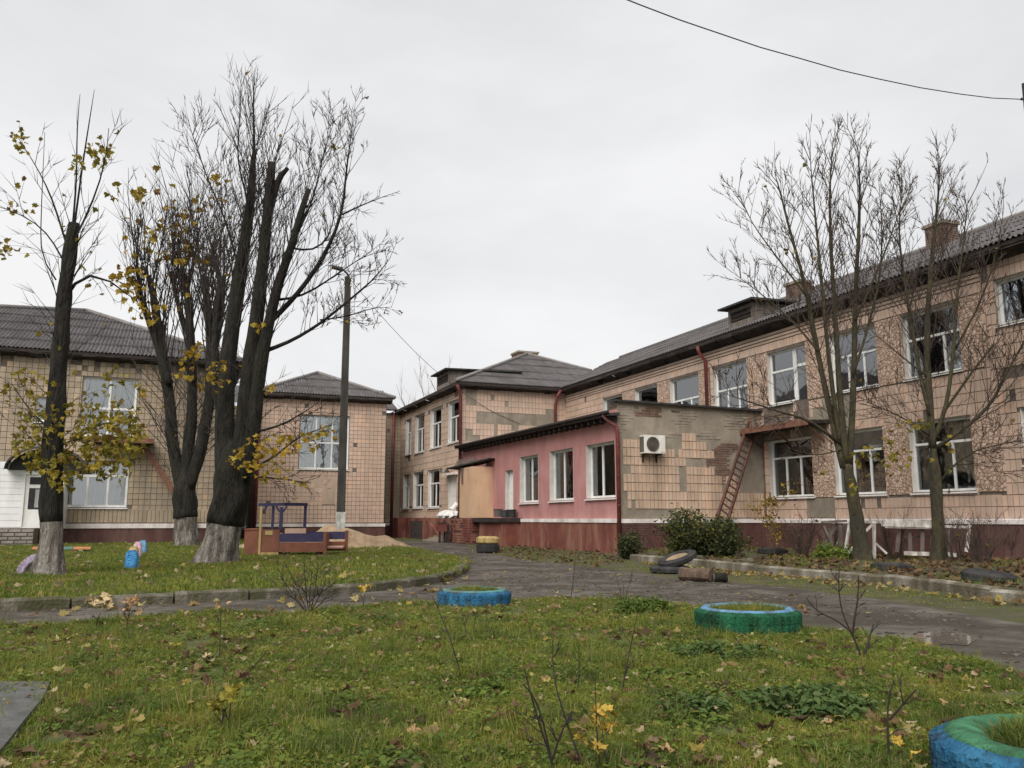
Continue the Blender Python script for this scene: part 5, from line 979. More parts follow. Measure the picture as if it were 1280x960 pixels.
sapling('long thin black twig leaning left beside the golden leaved sapling', [[(730, 965), (716, 925), (704, 890), (693, 860), (690, 825), (691, 800)], [(708, 905), (716, 890)]], r=.0075, seed=2)
sapling('low sapling carrying golden yellow leaves at the bottom centre', [[(750, 962), (746, 925), (745, 890), (744, 850)], [(762, 965), (756, 940)]], leaves=[(752, 892, 14, 5, 4), (738, 900, 12, 10, 4), (728, 925, 10, 10, 3), (755, 940, 6, 8, 2), (765, 910, 10, 6, 3)], ls=.062, seed=3)
sapling('black twig with one yellow leaf at its foot near the lower right tyre', [[(1112, 962), (1110, 920), (1108, 885), (1112, 858), (1118, 850)], [(1112, 900), (1130, 880), (1145, 862)]], leaves=[(1122, 930, 10, 6, 3), (1142, 946, 4, 8, 2)], ls=.06, r=.008, seed=4)
sapling('branching bare sapling at the lawn edge right of the green tyre planter', [[(1078, 826), (1070, 800), (1060, 785), (1052, 765), (1048, 740), (1049, 705)], [(1066, 794), (1068, 770), (1073, 750), (1073, 720)], [(1062, 788), (1048, 775), (1020, 765), (1008, 748)], [(1080, 822), (1086, 800), (1092, 780)]], r=.013, seed=5, twig=4)
sapling('young maple shoot with yellow green leaves in the lower left lawn', [[(284, 925), (285, 900), (288, 880), (292, 858)], [(276, 928), (276, 900), (280, 880)]], leaves=[(284, 876, 12, 8, 6), (292, 862, 8, 6, 4), (272, 885, 8, 6, 4)], lm='green', ls=.062, seed=6)
sapling('sapling with a tuft of pale yellow leaves at the left lawn edge', [[(118, 788), (122, 775), (126, 765)]], leaves=[(124, 754, 14, 7, 16)], lm='pale', ls=.09, seed=7)
sapling('thin sapling with small tan leaves right of the pale leaved one', [[(157, 795), (160, 775), (162, 760)], [(160, 776), (152, 762)]], leaves=[(164, 757, 12, 7, 10)], lm='tan', ls=.08, seed=8)
sapling('straight thin twig standing in the left part of the front lawn', [[(274, 822), (275, 790), (277, 768), (276, 752)]], leaves=[(278, 760, 8, 6, 3)], lm='tan', ls=.06, seed=9, twig=2, kl=.15)
sapling('leaning brown twig in the left half of the lawn', [[(298, 856), (315, 835), (335, 812)]], leaves=[(302, 850, 5, 4, 2)], lm='brown', ls=.09, seed=10)
sapling('thin twig leaning left below the blue tyre planter', [[(578, 855), (570, 820), (560, 790), (548, 762), (540, 745)]], r=.0065, seed=11)
sapling('short twigs in front of the blue tyre planter', [[(584, 800), (580, 775), (575, 755)], [(592, 790), (595, 765)]], r=.005, seed=12)
sapling('knotty brown twig in the middle of the lawn', [[(777, 872), (780, 845), (786, 820), (792, 790), (796, 770)]], r=.007, seed=13, twig=3, kl=.2)
sapling('single thin rod at the lawn edge behind the nettles', [[(713, 752), (716, 730), (719, 700)]], r=.008, seed=14)
sapling('spindly twigs at the lawn edge left of the leafy clump', [[(778, 765), (776, 740), (768, 715)], [(780, 766), (784, 735), (792, 720)], [(781, 768), (779, 730)]], r=.006, seed=15, twig=2, kl=.2)
sapling('tiny leafless twig under the forked twigs', [[(722, 865), (725, 830), (722, 800)]], r=.005, seed=16)
sapling('short dry stalk on the lawn right of centre', [[(958, 800), (955, 790), (950, 782)]], r=.005, seed=17)
sapling('bushy bare shrub on the lawn edge in front of the kerb', [[(385, 768), (376, 745), (364, 718), (355, 702)], [(386, 768), (382, 735), (380, 700)], [(388, 768), (394, 735), (398, 706)], [(388, 766), (402, 740), (408, 722)], [(384, 768), (370, 750), (354, 735)], [(387, 768), (387, 740), (390, 715)], [(390, 764), (406, 750), (412, 738)], [(384, 766), (366, 742), (350, 720)]], r=.01, seed=18, twig=7, kl=.35, name='shrub')
sapling('thin yellow tipped sapling in front of the kerb', [[(454, 765), (455, 750), (456, 742)]], leaves=[(457, 738, 8, 4, 6)], lm='yellow', ls=.09, seed=19)
def bare_bush(label, x, y, w, h, n, D, seed, lm=None, mt='twig_brown', leafn=0, kl=.4):
    rr = random.Random(seed); b = gp(x, y, GT); b = at(x, y, D); b.z = GT; root = thing('shrub', label, 'shrub', b, 0, 'bare shrubs along the right wing'); mb = MB(); tips = []
    for _ in range(n):
        a = rr.uniform(0, 6.28); shoot(mb, b + V((math.cos(a), math.sin(a), 0)) * .12, (math.cos(a) * w * rr.random(), math.sin(a) * w * rr.random(), h), h * rr.uniform(.6, 1.1), .011, rr, 2, tips, .15, 6, (2, 4), .5)
    obj('twigs', mb, M[mt], root, kind='stuff')
    if leafn: joined_leaves('foliage', [(p, .07 * rr.uniform(.6, 1.3), rr.uniform(0, 6.28), rr.uniform(-1, 1), rr.gauss(0, .5)) for p, d in rr.sample(tips, min(leafn, len(tips)))], M[lm], root)
bare_bush('wide brown bare shrub with a few yellow leaves right of the ladder foot', 1003, 698, .9, 1.25, 34, 24.0, 1, 'leaf_brown', leafn=26)
bare_bush('bare shrub tangled between the white frame and bench', 1118, 692, .7, 1.2, 22, 22.8, 2)
bare_bush('bare reddish shrub right of the straight mossy trunk', 1228, 716, .75, 1.35, 34, 20.4, 3, 'leaf_tree', leafn=10)
bare_bush('thin bare shrub just right of the second tree trunk', 1196, 704, .5, 1.2, 16, 21.5, 4)
bare_bush('thin bare shrub at the wall near the right edge', 1262, 692, .5, 1.1, 14, 22.5, 5)
bare_bush('dry thin shrub left of the wooden frames', 1040, 694, .5, 1.15, 14, 24.5, 6)
def green_bush(label, x, y, w, h, D, n, m, seed, yellow=0):
    rr = random.Random(seed); b = at(x, y, D); b.z = GT - .05; root = thing('shrub', label, 'shrub', b); mb = MB(); lf = []; ye = []
    for _ in range(n):
        a = rr.uniform(0, 6.28); t = []; shoot(mb, b, (math.cos(a) * w * rr.random() ** .5, math.sin(a) * w * rr.random() ** .5, h * rr.uniform(.5, 1.1)), h * rr.uniform(.5, 1.45), .012, rr, 2, t, .05, 6, (3, 5), .55)
        for p, d in t:
            for _ in range(4): (ye if rr.random() < yellow and p.z > h * .5 else lf).append((p + V((rr.gauss(0, .1), rr.gauss(0, .1), rr.gauss(0, .09))), .06 * rr.uniform(.6, 1.5), rr.uniform(0, 6.28), rr.uniform(-1.2, .5), rr.gauss(0, .5)))
    obj('twigs', mb, M['twig_brown'], root, kind='stuff'); joined_leaves('foliage', lf, M[m], root)
    if ye: joined_leaves('yellowing_leaves', ye, M['leaf_tree'], root)
M['leaf_bush'] = leaf_mix('dark_bush_leaf', [(0, (.07, .09, .03)), (.3, (.095, .115, .04)), (.55, (.05, .07, .026)), (.8, (.15, .145, .05))])
green_bush('dense dark green bush growing before the annexe end wall below the ladder', 868, 696, .95, 1.0, 24.2, 46, 'leaf_bush', 1, .12)
green_bush('dark leafy bush right beside the ladder foot, lower than its neighbour', 898, 700, .6, .72, 23.8, 26, 'leaf_bush', 2)
green_bush('tall thin yellow leaved shoot in front of the right wing plinth', 968, 690, .12, 1.2, 24.2, 2, 'leaf_gold', 3)
green_bush('small grey green weed bush at the corner of the pink wall', 785, 694, .35, .5, 25.2, 10, 'leaf_bush', 4)
green_bush('low green weeds under the wooden frames', 1040, 704, .7, .3, 22.6, 18, 'herb', 5)

# ================================================================== OBJECTS
def tyre_mat(name, c1, c2, wear):
    return mat(name, c1, c2, 7, .92, .8, 45, stain=wear, sscale=5.5, samt=.9, spec=.15)
M['sand'] = mat('damp_sand', (.24, .165, .10), (.34, .245, .155), 4, .95, .8, 14, stain=(.13, .10, .06), sscale=1.6, samt=.6)
M['rubber'] = mat('old_black_rubber', (.014, .014, .014), (.03, .029, .028), 6, .8, .3, 40, stain=(.06, .055, .05), sscale=3, samt=.4)
M['t_blue'] = tyre_mat('chipped_blue_paint', (.018, .085, .165), (.034, .14, .24), (.02, .03, .04)); M['t_turq'] = tyre_mat('faded_turquoise_paint', (.07, .19, .19), (.11, .26, .26), (.1, .12, .1))
M['t_sky'] = tyre_mat('sky_blue_paint', (.10, .225, .37), (.16, .30, .45), (.08, .12, .14)); M['t_green'] = tyre_mat('dark_green_paint', (.01, .07, .03), (.02, .115, .055), (.01, .03, .016))
M['t_lgreen'] = tyre_mat('leaf_green_paint', (.04, .14, .07), (.07, .21, .11), (.03, .08, .04)); M['t_lilac'] = tyre_mat('faded_lilac_paint', (.27, .22, .30), (.38, .32, .40), (.15, .12, .17))
M['t_yellow'] = tyre_mat('faded_yellow_paint', (.42, .30, .12), (.52, .39, .18), (.25, .18, .08)); M['t_pink'] = tyre_mat('pale_pink_paint', (.46, .30, .36), (.56, .40, .45), (.3, .2, .22)); M['t_bright'] = tyre_mat('bright_blue_paint', (.06, .27, .56), (.10, .36, .66), (.06, .14, .25))
def tyre_parts(root, R_, w, hole, msid, mtop, lug=True, fill=None, seed=0):
    """a tyre lying flat, axis up: tread ring, upper sidewall, lower sidewall and lugs"""
    h = w; wob = lambda i, j: .006 * math.sin(i * 2.1 + seed)
    s_ = R_ - hole; prof = [(R_ - .07, 0.0), (R_ - .015, .035), (R_, h * .3), (R_, h * .7), (R_ - .015, h - .035), (R_ - .055, h - .008), (R_ - .08, h - .02), (R_ - .12, h * .5)]
    obj('tread', MB().ring_profile(prof, 56, wob), msid, root, smooth=False, local=True)
    top = [(R_ - .05, h - .012), (R_ - .09, h + .006), (R_ - s_ * .55, h + .012), (hole + .05, h - .01), (hole, h - .045), (hole + .015, h - .075), (R_ - .1, h - .05)]
    obj('sidewall', MB().ring_profile(top, 56, wob), mtop, root, smooth=True, local=True)
    lo_ = [(R_ - .05, .012), (R_ - .09, -.004), (hole + .05, .0), (hole, .04), (hole + .015, .07), (R_ - .1, .05)]
    obj('lower_sidewall', MB().ring_profile(lo_, 40), msid, root, smooth=True, local=True)
    if lug:
        n = 40
        for i in range(n):
            a = 2 * math.pi * i / n; mb = MB(); da = .042
            for z0, z1, k in ((.03, h * .48, 0), (h * .52, h - .03, .5)):
                a_ = a + k * 2 * math.pi / n; q = [(R_ - .01, a_ - da), (R_ - .01, a_ + da)]; f = lambda r, t, z: (r * math.cos(t), r * math.sin(t), z)
                mb.hexa([f(R_ - .02, a_ - da, z0), f(R_ + .006, a_ - da * .8, z0 + .01), f(R_ + .006, a_ + da * .8, z0 + .01), f(R_ - .02, a_ + da, z0), f(R_ - .02, a_ - da, z1), f(R_ + .006, a_ - da * .8, z1 - .01), f(R_ + .006, a_ + da * .8, z1 - .01), f(R_ - .02, a_ + da, z1)])
            obj('tread_lug', mb, msid, root, local=True)
    if fill: obj('soil', MB().ring_profile([(.001, h * .9), (hole * .6, h * .9), (hole + .06, h * .7), (hole + .06, .02), (.001, .02)], 24), M['soil'], root, local=True)
def planter(label, x, y, R_, w, hole, ms, mt, seed, grass=True, z=.0, tilt=0):
    p = gp(x, y, 0); t = thing('tyre_planter', label, 'planter', (p.x, p.y, z), 0, 'painted tyres used as planters'); tyre_parts(t, R_, w, hole, ms, mt, True, True, seed); t.rotation_euler = (tilt, 0, seed)
    r_ = np.random.default_rng(seed); k = 240; a = r_.uniform(0, 6.28, k); q = hole * np.sqrt(r_.random(k)); pts = np.column_stack([p.x + q * np.cos(a), p.y + q * np.sin(a), np.full(k, w * .86)])
    scatter('planter_grass', tuft('planter_tuft', 14, .085, .0025, .05, M['grass'], 80 + seed, .8), pts, np.column_stack([r_.normal(0, .15, k), r_.normal(0, .15, k), r_.uniform(0, 6.28, k)]), r_.uniform(.6, 1.3, k))
    return t
planter('blue tyre planter with turquoise rim beside the path, the farthest of three', 593, 758, .49, .22, .30, M['t_blue'], M['t_turq'], 1)
planter('green tyre planter with sky blue rim right of centre', 935, 791, .53, .25, .36, M['t_green'], M['t_sky'], 2)
planter('large tyre planter with green rim and blue tread cut off at bottom right corner', 1336, 990, .52, .22, .26, M['t_blue'], M['t_lgreen'], 3)
def stand_tyre(label, x, y, R_, w, m, rz, sink, D=None, group='painted tyres set upright in the lawn'):
    p = gp(x, y, GT); t = thing('half_buried_tyre', label, 'tyre', (p.x, p.y, GT), 0, group)
    tyre_parts(t, R_, w, R_ * .58, m, m, True, None, 1)
    t.rotation_euler = (R(90), 0, rz); t.location = (p.x - w / 2 * math.sin(rz) * -1 * 0, p.y, GT + R_ - sink); return t
vw = -YAW
stand_tyre('bright blue tyre standing upright, nearest of the row in the lawn', 156, 711, .44, .24, M['t_bright'], R(94), .50)
stand_tyre('faded yellow tyre half sunk behind the bright blue one', 160, 702, .42, .22, M['t_yellow'], R(94), .47)
stand_tyre('pale pink tyre half sunk third in the row', 166, 697, .46, .2, M['t_pink'], R(94), .50)
stand_tyre('blue tyre farthest of the row in the lawn, near the wall', 173, 691, .44, .22, M['t_sky'], R(94), .5)
stand_tyre('faded lilac tyre arching from the grass left of the slim maple', 50, 716, .42, .17, M['t_lilac'], R(14), .46, group='painted tyres set upright in the lawn')
def loose_tyre(label, p, R_, w, m, mt, rot, group=None, fill=None, sq=1.0):
    t = thing('tyre', label, 'tyre', p, 0, group); tyre_parts(t, R_, w, R_ * .56, m, mt, True, fill); t.rotation_euler = rot; t.scale = (1, 1, sq)
    if fill: next(c for c in t.children if c.name.startswith('soil')).data.materials[0] = M['sand']
    return t
p = gp(610, 691); loose_tyre('black tyre lying on the path as the lower of a stacked pair', (p.x, p.y, .0), .40, .30, M['rubber'], M['rubber'], (0, 0, 0)); loose_tyre('yellowed tyre lying on top of the black tyre by the porch', (p.x, p.y + .02, .31), .40, .24, M['t_yellow'], M['t_yellow'], (.02, 0, 1))
p = gp(838, 716); loose_tyre('flat black tyre at the bottom of the heap by the right kerb', (p.x, p.y, .0), .44, .17, M['rubber'], M['rubber'], (.03, 0, 0), None, None, .85); loose_tyre('black tyre tilted up on the heap by the right kerb', (p.x + .28, p.y + .1, .22), .43, .19, M['rubber'], M['rubber'], (-.1, -.34, .3), None, True, .8)
p = gp(966, 694, GT); loose_tyre('black tyre lying in the bed below the first right wing window', (p.x, p.y, GT), .42, .2, M['rubber'], M['rubber'], (0, .05, 0))
p = gp(1236, 726, GT); loose_tyre('black tyre half hidden under the shrub near the right edge', (p.x, p.y, GT - .05), .42, .2, M['rubber'], M['rubber'], (.1, .05, 0)); p = gp(1115, 712, GT); loose_tyre('black tyre sunk in leaf litter between the two bare trees', (p.x, p.y, GT - .08), .42, .2, M['rubber'], M['rubber'], (-.05, .1, 0))
# bucket logs beside the tyre heap
M['log'] = mat('weathered_log_bark', (.085, .055, .038), (.17, .115, .08), 5, .95, .8, 25, stain=(.05, .04, .028), sscale=4, samt=.8)
def log(label, a, b, r, m, seed):
    pts = [V(a).lerp(V(b), i / 6) for i in range(7)]; c = (V(a) + V(b)) / 2
    t = thing('log', label, 'log', (c.x, c.y, 0)); obj('bark', MB().tube(pts, [r * (.95 + .1 * noise.noise(V((i, seed, 0)))) for i in range(7)], 16, True, .18, seed), m, t, smooth=False); d = (V(b) - V(a)).normalized()
    obj('cut_end', MB().tube([V(a) - d * .012, V(a) - d * .002], [r * .8, r * .86], 14), M['board_grey'], t)
a, b = gp(852, 726), gp(890, 728); log('short weathered brown log lying on the path by the tyre heap', a + V((0, 0, .13)), b + V((0, 0, .12)), .135, M['log'], 1)
a, b = gp(891, 728), gp(909, 728); log('small dark log piece at the right end of the brown log', a + V((.03, 0, .09)), b + V((0, 0, .09)), .09, M['bark_black'], 2)
# blocks and rubble at the kerb
def rubble(name, label, x, y, s_, seed, m, z=GT):
    rr = random.Random(seed); p = gp(x, y, z); mb = MB(); c = [V((sx * s_[0] / 2 * rr.uniform(.8, 1.1), sy * s_[1] / 2 * rr.uniform(.8, 1.1), sz_ * s_[2] * rr.uniform(.8, 1.1))) for sz_ in (0, 1) for sx, sy in ((-1, -1), (1, -1), (1, 1), (-1, 1))]
    o = obj(name, MB().hexa(c), m); o.location = (p.x, p.y, z - .03); o.rotation_euler = (rr.gauss(0, .08), rr.gauss(0, .08), rr.uniform(0, 3)); tag(o, label, 'rubble'); return o
rubble('concrete_block', 'pale concrete lump lying in the bed behind the tyre heap', 940, 698, (.8, .4, .16), 1, M['kerb']); rubble('concrete_block', 'grey flat block at the foot of the wide bare shrub', 925, 703, (.7, .3, .1), 2, M['kerb']); rubble('concrete_block', 'broken kerb lump by the pink corner', 782, 698, (.6, .4, .16), 3, M['kerb_white'], 0); rubble('concrete_block', 'small pale stone in the weeds under the green bush', 875, 699, (.5, .3, .12), 4, M['kerb'])
rubble('soil_heap', 'dark charred lump leaning at the corner of the pink wall', 770, 688, (.9, .7, .35), 5, M['bark_black'], 0)
# ---- lamp post and wires
lp = at(424.5, 690, 32.2); lp.z = 0; lamp = thing('lamp_post', 'tall dark concrete lamp post with whitewashed foot near the sand heap', 'lamp post', lp)
tp = at(435, 346, 32.2); zw = at(424, 640, 32.2).z; lean = (tp - lp) / tp.z
def taper(z0, z1, w0, w1):
    a, b = lp + lean * z0, lp + lean * z1; f = lambda c, w: [c + V((-w / 2, -w / 2, 0)), c + V((w / 2, -w / 2, 0)), c + V((w / 2, w / 2, 0)), c + V((-w / 2, w / 2, 0))]
    return MB().hexa(f(a, w0) + f(b, w1))
M['pole'] = mat('dark_weathered_concrete', (.035, .032, .028), (.06, .055, .048), 4, .95, .5, 20, stretch=(1, 1, .3)); M['pole_white'] = mat('whitewashed_concrete', (.38, .385, .36), (.55, .55, .52), 5, .95, .6, 20, stain=(.2, .2, .17), sscale=4, samt=.8)
obj('whitewashed_foot', taper(0, zw, .30, .285), M['pole_white'], lamp); obj('pole', taper(zw, tp.z, .28, .21), M['pole'], lamp)
la = at(436, 345, 32.2); lh = at(428, 336.5, 32.0); le = at(415, 333.5, 31.8); arm = obj('lamp_arm', MB().tube([la, at(434, 342, 32.1), lh], [.04, .035, .03], 8), M['black'], lamp, smooth=True)
obj('lamp_head', MB().hexa([lh + V((.0, -.13, -.06)), lh + V((.05, .13, -.06)), le + V((0, .12, -.05)), le + V((0, -.12, -.05)), lh + V((0, -.09, .06)), lh + V((0, .09, .06)), le + V((0, .08, .05)), le + V((0, -.08, .05))]), M['pole'], lamp)
for k, y in enumerate((348, 358)): q = at(439, y, 32.1); obj('insulator', MB().tube([q, q + V((0, 0, .14))], [.05, .03], 8), M['ac'], lamp); obj('insulator_pin', MB().bar(at(435, y + 1, 32.2), q, .03, .03), M['black'], lamp)
def wire(label, a, b, sag, r=.012, extra=()):
    pts = []
    for i in range(25): t = i / 24; p = V(a).lerp(V(b), t); p.z -= sag * 4 * t * (1 - t); pts.append(p)
    o = obj('wire', MB().tube(pts + [V(q) for q in extra], r, 5), M['black']); tag(o, label, 'wire'); return o
wire('thin service wire from the lamp post to the middle block corner, then along its wall', tp + V((.1, 0, -.1)), (PX + .1, CY - .15, 7.75), .35, .011, [(PX + 1.5, CY - .05, 7.0), (PX + 3.3, CY - .05, 6.3)])
wp = at(1276, 124, 15.0); pb = at(1284, 100, 15); pole = thing('utility_pole', 'dark utility pole top at the right edge of the picture carrying the black wire', 'pole', (pb.x + .12, pb.y, 0)); zz = at(1280, 101, 15).z
obj('pole', MB().hexa([(pb.x - .03, pb.y - .16, 0), (pb.x + .33, pb.y - .16, 0), (pb.x + .33, pb.y + .16, 0), (pb.x - .03, pb.y + .16, 0), (pb.x + .0, pb.y - .12, zz), (pb.x + .25, pb.y - .12, zz), (pb.x + .25, pb.y + .12, zz), (pb.x + .0, pb.y + .12, zz)]), M['pole'], pole)
obj('wire_bracket', MB().bar((pb.x + .1, pb.y - .1, zz - .35), tuple(wp), .04, .04), M['black'], pole)
pts = [at(x, y, 15.0 - (1276 - x) / 491 * 4.5) for x, y in ((1276, 124), (1240, 122.5), (1200, 117.5), (1150, 109.5), (1100, 99), (1050, 87.5), (1000, 73), (950, 59), (900, 42), (850, 25), (800, 6), (760, -10), (700, -36))]
o = obj('wire', MB().tube(pts, .009, 5), M['black'], smooth=True); tag(o, 'black cable crossing the grey sky from the utility pole at top right', 'wire')
# ---- ladder, air conditioner
M['rust_dark'] = mat('dark_rusted_ladder_steel', (.075, .035, .025), (.13, .062, .045), 8, .85, .4, 40, stain=(.05, .03, .025), sscale=3, samt=.6)
ld = thing('ladder', 'rusty steel ladder leaning against the end wall of the annexe', 'ladder', onb if False else (18.6, AY - 1.2, GT))
b0, b1 = at(893, 657, dist((18.2, AY - 1.15, 0))), at(905, 667, dist((18.75, AY - 1.25, 0))); t0, t1 = at(936, 527, dist((19.8, AY - .12, 0))), at(946, 531, dist((20.2, AY - .12, 0)))
for a, b in ((b0, t0), (b1, t1)): obj('rail', MB().bar(a, b, .09, .08), M['rust_dark'], ld)
for k in range(17): t = (k + .7) / 17.6; obj('rung', MB().bar(b0.lerp(t0, t), b1.lerp(t1, t), .045, .045), M['rust_dark'], ld)
obj('top_hook', MB().bar(t0, t0 + V((.1, .1, .45)), .03, .03), M['rust'], ld); obj('top_hook', MB().bar(t1, t1 + V((-.05, .1, .5)), .03, .03), M['rust'], ld)
ac = thing('air_conditioner', 'cream air conditioner unit with round fan grille on the tiled end wall', 'air conditioner', (15.55, AY - .2, 3.38))
ax0, ax1, az0, az1, ay0, ay1 = 15.12, 15.95, 3.40, 4.03, AY - .42, AY - .1
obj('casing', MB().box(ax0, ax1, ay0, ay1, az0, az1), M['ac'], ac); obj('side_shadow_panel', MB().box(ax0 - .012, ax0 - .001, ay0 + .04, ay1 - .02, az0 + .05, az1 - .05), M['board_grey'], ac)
cx, cz = ax0 + .33, (az0 + az1) / 2; ring = lambda r0, r1, y0, y1: [(r0, y0), (r1, y0), (r1, y1), (r0, y1)]
def vert_ring(prof, n=32):
    mb = MB().ring_profile(prof, n); mb.v = [(cx + x, ay0 - z, cz + y) for x, y, z in mb.v]; return mb
fan = obj('fan_recess', vert_ring([(.0005, .004), (.24, .004), (.24, .001), (.0005, .001)]), M['black'], ac)
for r_ in (.05, .09, .13, .17, .21, .25): obj('grille_ring', vert_ring(ring(r_ - .006, r_ + .006, .012, .022)), M['board_grey'], fan)
for k in range(8): a = k * math.pi / 8; obj('grille_bar', MB().bar((cx - .25 * math.cos(a), ay0 - .012, cz - .25 * math.sin(a)), (cx + .25 * math.cos(a), ay0 - .012, cz + .25 * math.sin(a)), .008, .008), M['board_grey'], fan)
obj('service_cover', MB().box(ax1 - .2, ax1 - .01, ay0 - .012, ay0 - .001, az0 + .04, az1 - .04), M['ac'], ac)
for x in (ax0 + .15, ax1 - .15): obj('bracket', MB().box(x - .02, x + .02, ay0 - .02, AY - .02, az0 - .06, az0 - .002).box(x - .02, x + .02, AY - .06, AY - .021, az0 - .3, az0 - .062), M['black'], ac)
# ---- toy truck
M['toy_brown'] = mat('red_brown_painted_board', (.15, .056, .033), (.215, .082, .05), 3, .75, .2, 25, stain=(.09, .05, .035), sscale=2.5, samt=.5, stretch=(1, 1, .6)); M['toy_purple'] = mat('violet_painted_wood', (.024, .022, .065), (.04, .036, .09), 3, .7, .2, stain=(.05, .04, .07), sscale=3, samt=.5); M['toy_yellow'] = mat('faded_yellow_board', (.33, .24, .09), (.42, .31, .13), 3, .75, .2, stain=(.22, .13, .06), sscale=3, samt=.6); M['toy_cream'] = mat('cream_board', (.48, .32, .24), (.55, .39, .30), 3, .75, .1, stain=(.3, .2, .15), sscale=3, samt=.4)
tD = 24.6; tb = at(306, 700, tD); tb.z = GT; toy = thing('toy_truck', 'wooden playground truck in red brown and violet standing on the kerbed lawn', 'playground equipment', tb, 0); toy.rotation_euler = (0, 0, -YAW + R(7))
S = sz(.965, tD)                                         # metres per image pixel at that distance
def tx(x): return (x - 306) * S
def tz(y): return (700.5 - y) * S
def tbx(n, x0, x1, y0, y1, d0, d1, m, par=None): return obj(n, MB().box(tx(x0), tx(x1), d0, d1, tz(y1), tz(y0)), m, par or toy, local=True)
tbx('hood_panel', 304, 322, 668, 699, .02, .06, M['toy_brown']); tbx('hood_side', 304, 306, 668, 699, .06, 1.0, M['toy_brown']); tbx('hood_top', 303, 323, 666.5, 668, .0, 1.0, M['toy_brown'])
cbp = tbx('cab_panel', 325, 347.5, 667.5, 696, .0, .045, M['toy_brown']); tbx('number_plate', 329.5, 339, 669, 674.5, -.012, -.001, M['toy_yellow'], cbp); tbx('cab_sill', 325, 347, 696.2, 700.5, -.004, .05, M['toy_yellow'])
tbx('cab_post', 322, 324.8, 638, 700.5, -.02, .05, M['toy_yellow']); tbx('cab_post', 346.5, 350.5, 639, 668, .0, .09, M['toy_purple']); tbx('cab_post', 372, 375.5, 637, 666, .95, 1.04, M['toy_purple']); tbx('cab_post', 330, 333, 637, 670, .98, 1.04, M['toy_purple'])
rb = obj('roof_beam', MB().bar((tx(320), .03, tz(636.5)), (tx(352), .03, tz(635.5)), .07, .09), M['toy_purple'], toy, local=True); obj('roof_beam', MB().bar((tx(350), .03, tz(635.5)), (tx(375.5), 1.0, tz(635)), .07, .09), M['toy_purple'], toy, local=True); obj('roof_beam', MB().bar((tx(321), .03, tz(636)), (tx(332), 1.0, tz(635)), .07, .08), M['toy_purple'], toy, local=True)
for x, d in ((346, -1), (351, 1), (326, 1)): obj('knee_brace', MB().bar((tx(x), .03, tz(645)), (tx(x + d * 4), .03, tz(638)), .05, .05), M['toy_purple'], toy, local=True)
tbx('cab_back', 348.5, 376, 666.5, 696, .9, .94, M['toy_cream']); tbx('bed_side', 347.5, 403, 672.5, 683.5, .0, .04, M['toy_purple']); tbx('bed_skirt', 347.5, 403, 684, 696, .01, .05, M['toy_brown']); tbx('bed_side', 377, 427, 671, 681, 1.0, 1.04, M['toy_purple'])
tbx('corner_post', 403, 407, 671, 699, -.03, .05, M['toy_brown']); tbx('corner_post', 427, 431.5, 669.5, 697, .98, 1.05, M['toy_brown']); tbx('seat', 407, 427, 689.5, 692, .3, 1.0, M['toy_cream']); tbx('bed_skirt', 404, 428, 684, 696, .955, .995, M['toy_brown']); tbx('bed_floor', 348, 428, 691, 692.5, .055, .95, M['toy_brown'])
tbx('end_board', 405, 407, 672, 690, .055, .95, M['toy_brown'])
for x in (312, 345, 398): obj('wheel', MB().tube([(tx(x), .1, .1), (tx(x), .22, .1)], .11, 16), M['rubber'], toy, local=True)
# ---- sand heap, sandbox
def heap(name, label, cat, c, rx, ry, h, m, seed, n=30):
    mb = MB()
    for i in range(n + 1):
        for j in range(n + 1):
            u, v = i / n * 2 - 1, j / n * 2 - 1; q = max(0, 1 - (u * u + v * v)); z = h * q ** .8 * (.8 + .75 * noise.noise(V((u * 2.6, v * 2.6, seed)))) + .12 * noise.noise(V((u * 6, v * 6, seed))) * (q > 0)
            mb.v.append((u * rx, v * ry, z - .03))
    for i in range(n):
        for j in range(n): a = i * (n + 1) + j; mb.f.append((a, a + 1, a + n + 2, a + n + 1))
    o = obj(name, mb, m, smooth=True); o.location = c; tag(o, label, cat); return o
c = gp(408, 684, GT); heap('sand_heap', 'heap of pale damp sand behind the toy truck by the lamp post', 'sand', (c.x, c.y + .5, GT), 3.3, 1.6, .72, M['sand'], 3)
c = gp(78, 689, GT); sbx = thing('sandbox_edge', 'low sandbox board painted turquoise and orange by the left wall', 'sandbox', (c.x, c.y, GT))
M['t_orange'] = tyre_mat('faded_orange_paint', (.42, .16, .07), (.50, .22, .10), (.3, .14, .08))
for x0, x1, m in ((41, 62, 't_orange'), (62, 92, 't_turq'), (92, 114, 't_orange')):
    a, b = at(x0, 685, dist(c)), at(x1, 685, dist(c)); obj('board', MB().hexa([(a.x, a.y - .25, GT + .06), (b.x - .01, b.y - .25, GT + .06), (b.x - .01, b.y + .15, GT + .1), (a.x, a.y + .15, GT + .1), (a.x, a.y - .25, GT + .1), (b.x - .01, b.y - .25, GT + .1), (b.x - .01, b.y + .15, GT + .14), (a.x, a.y + .15, GT + .14)]), M[m], sbx)
a, b = at(41, 690, dist(c)), at(112, 690, dist(c)); obj('side_board', MB().hexa([(a.x, a.y - .2, GT - .05), (b.x, b.y - .2, GT - .05), (b.x, b.y - .15, GT - .05), (a.x, a.y - .15, GT - .05), (a.x, a.y - .2, GT + .055), (b.x, b.y - .2, GT + .055), (b.x, b.y - .15, GT + .055), (a.x, a.y - .15, GT + .055)]), M['t_green'], sbx)
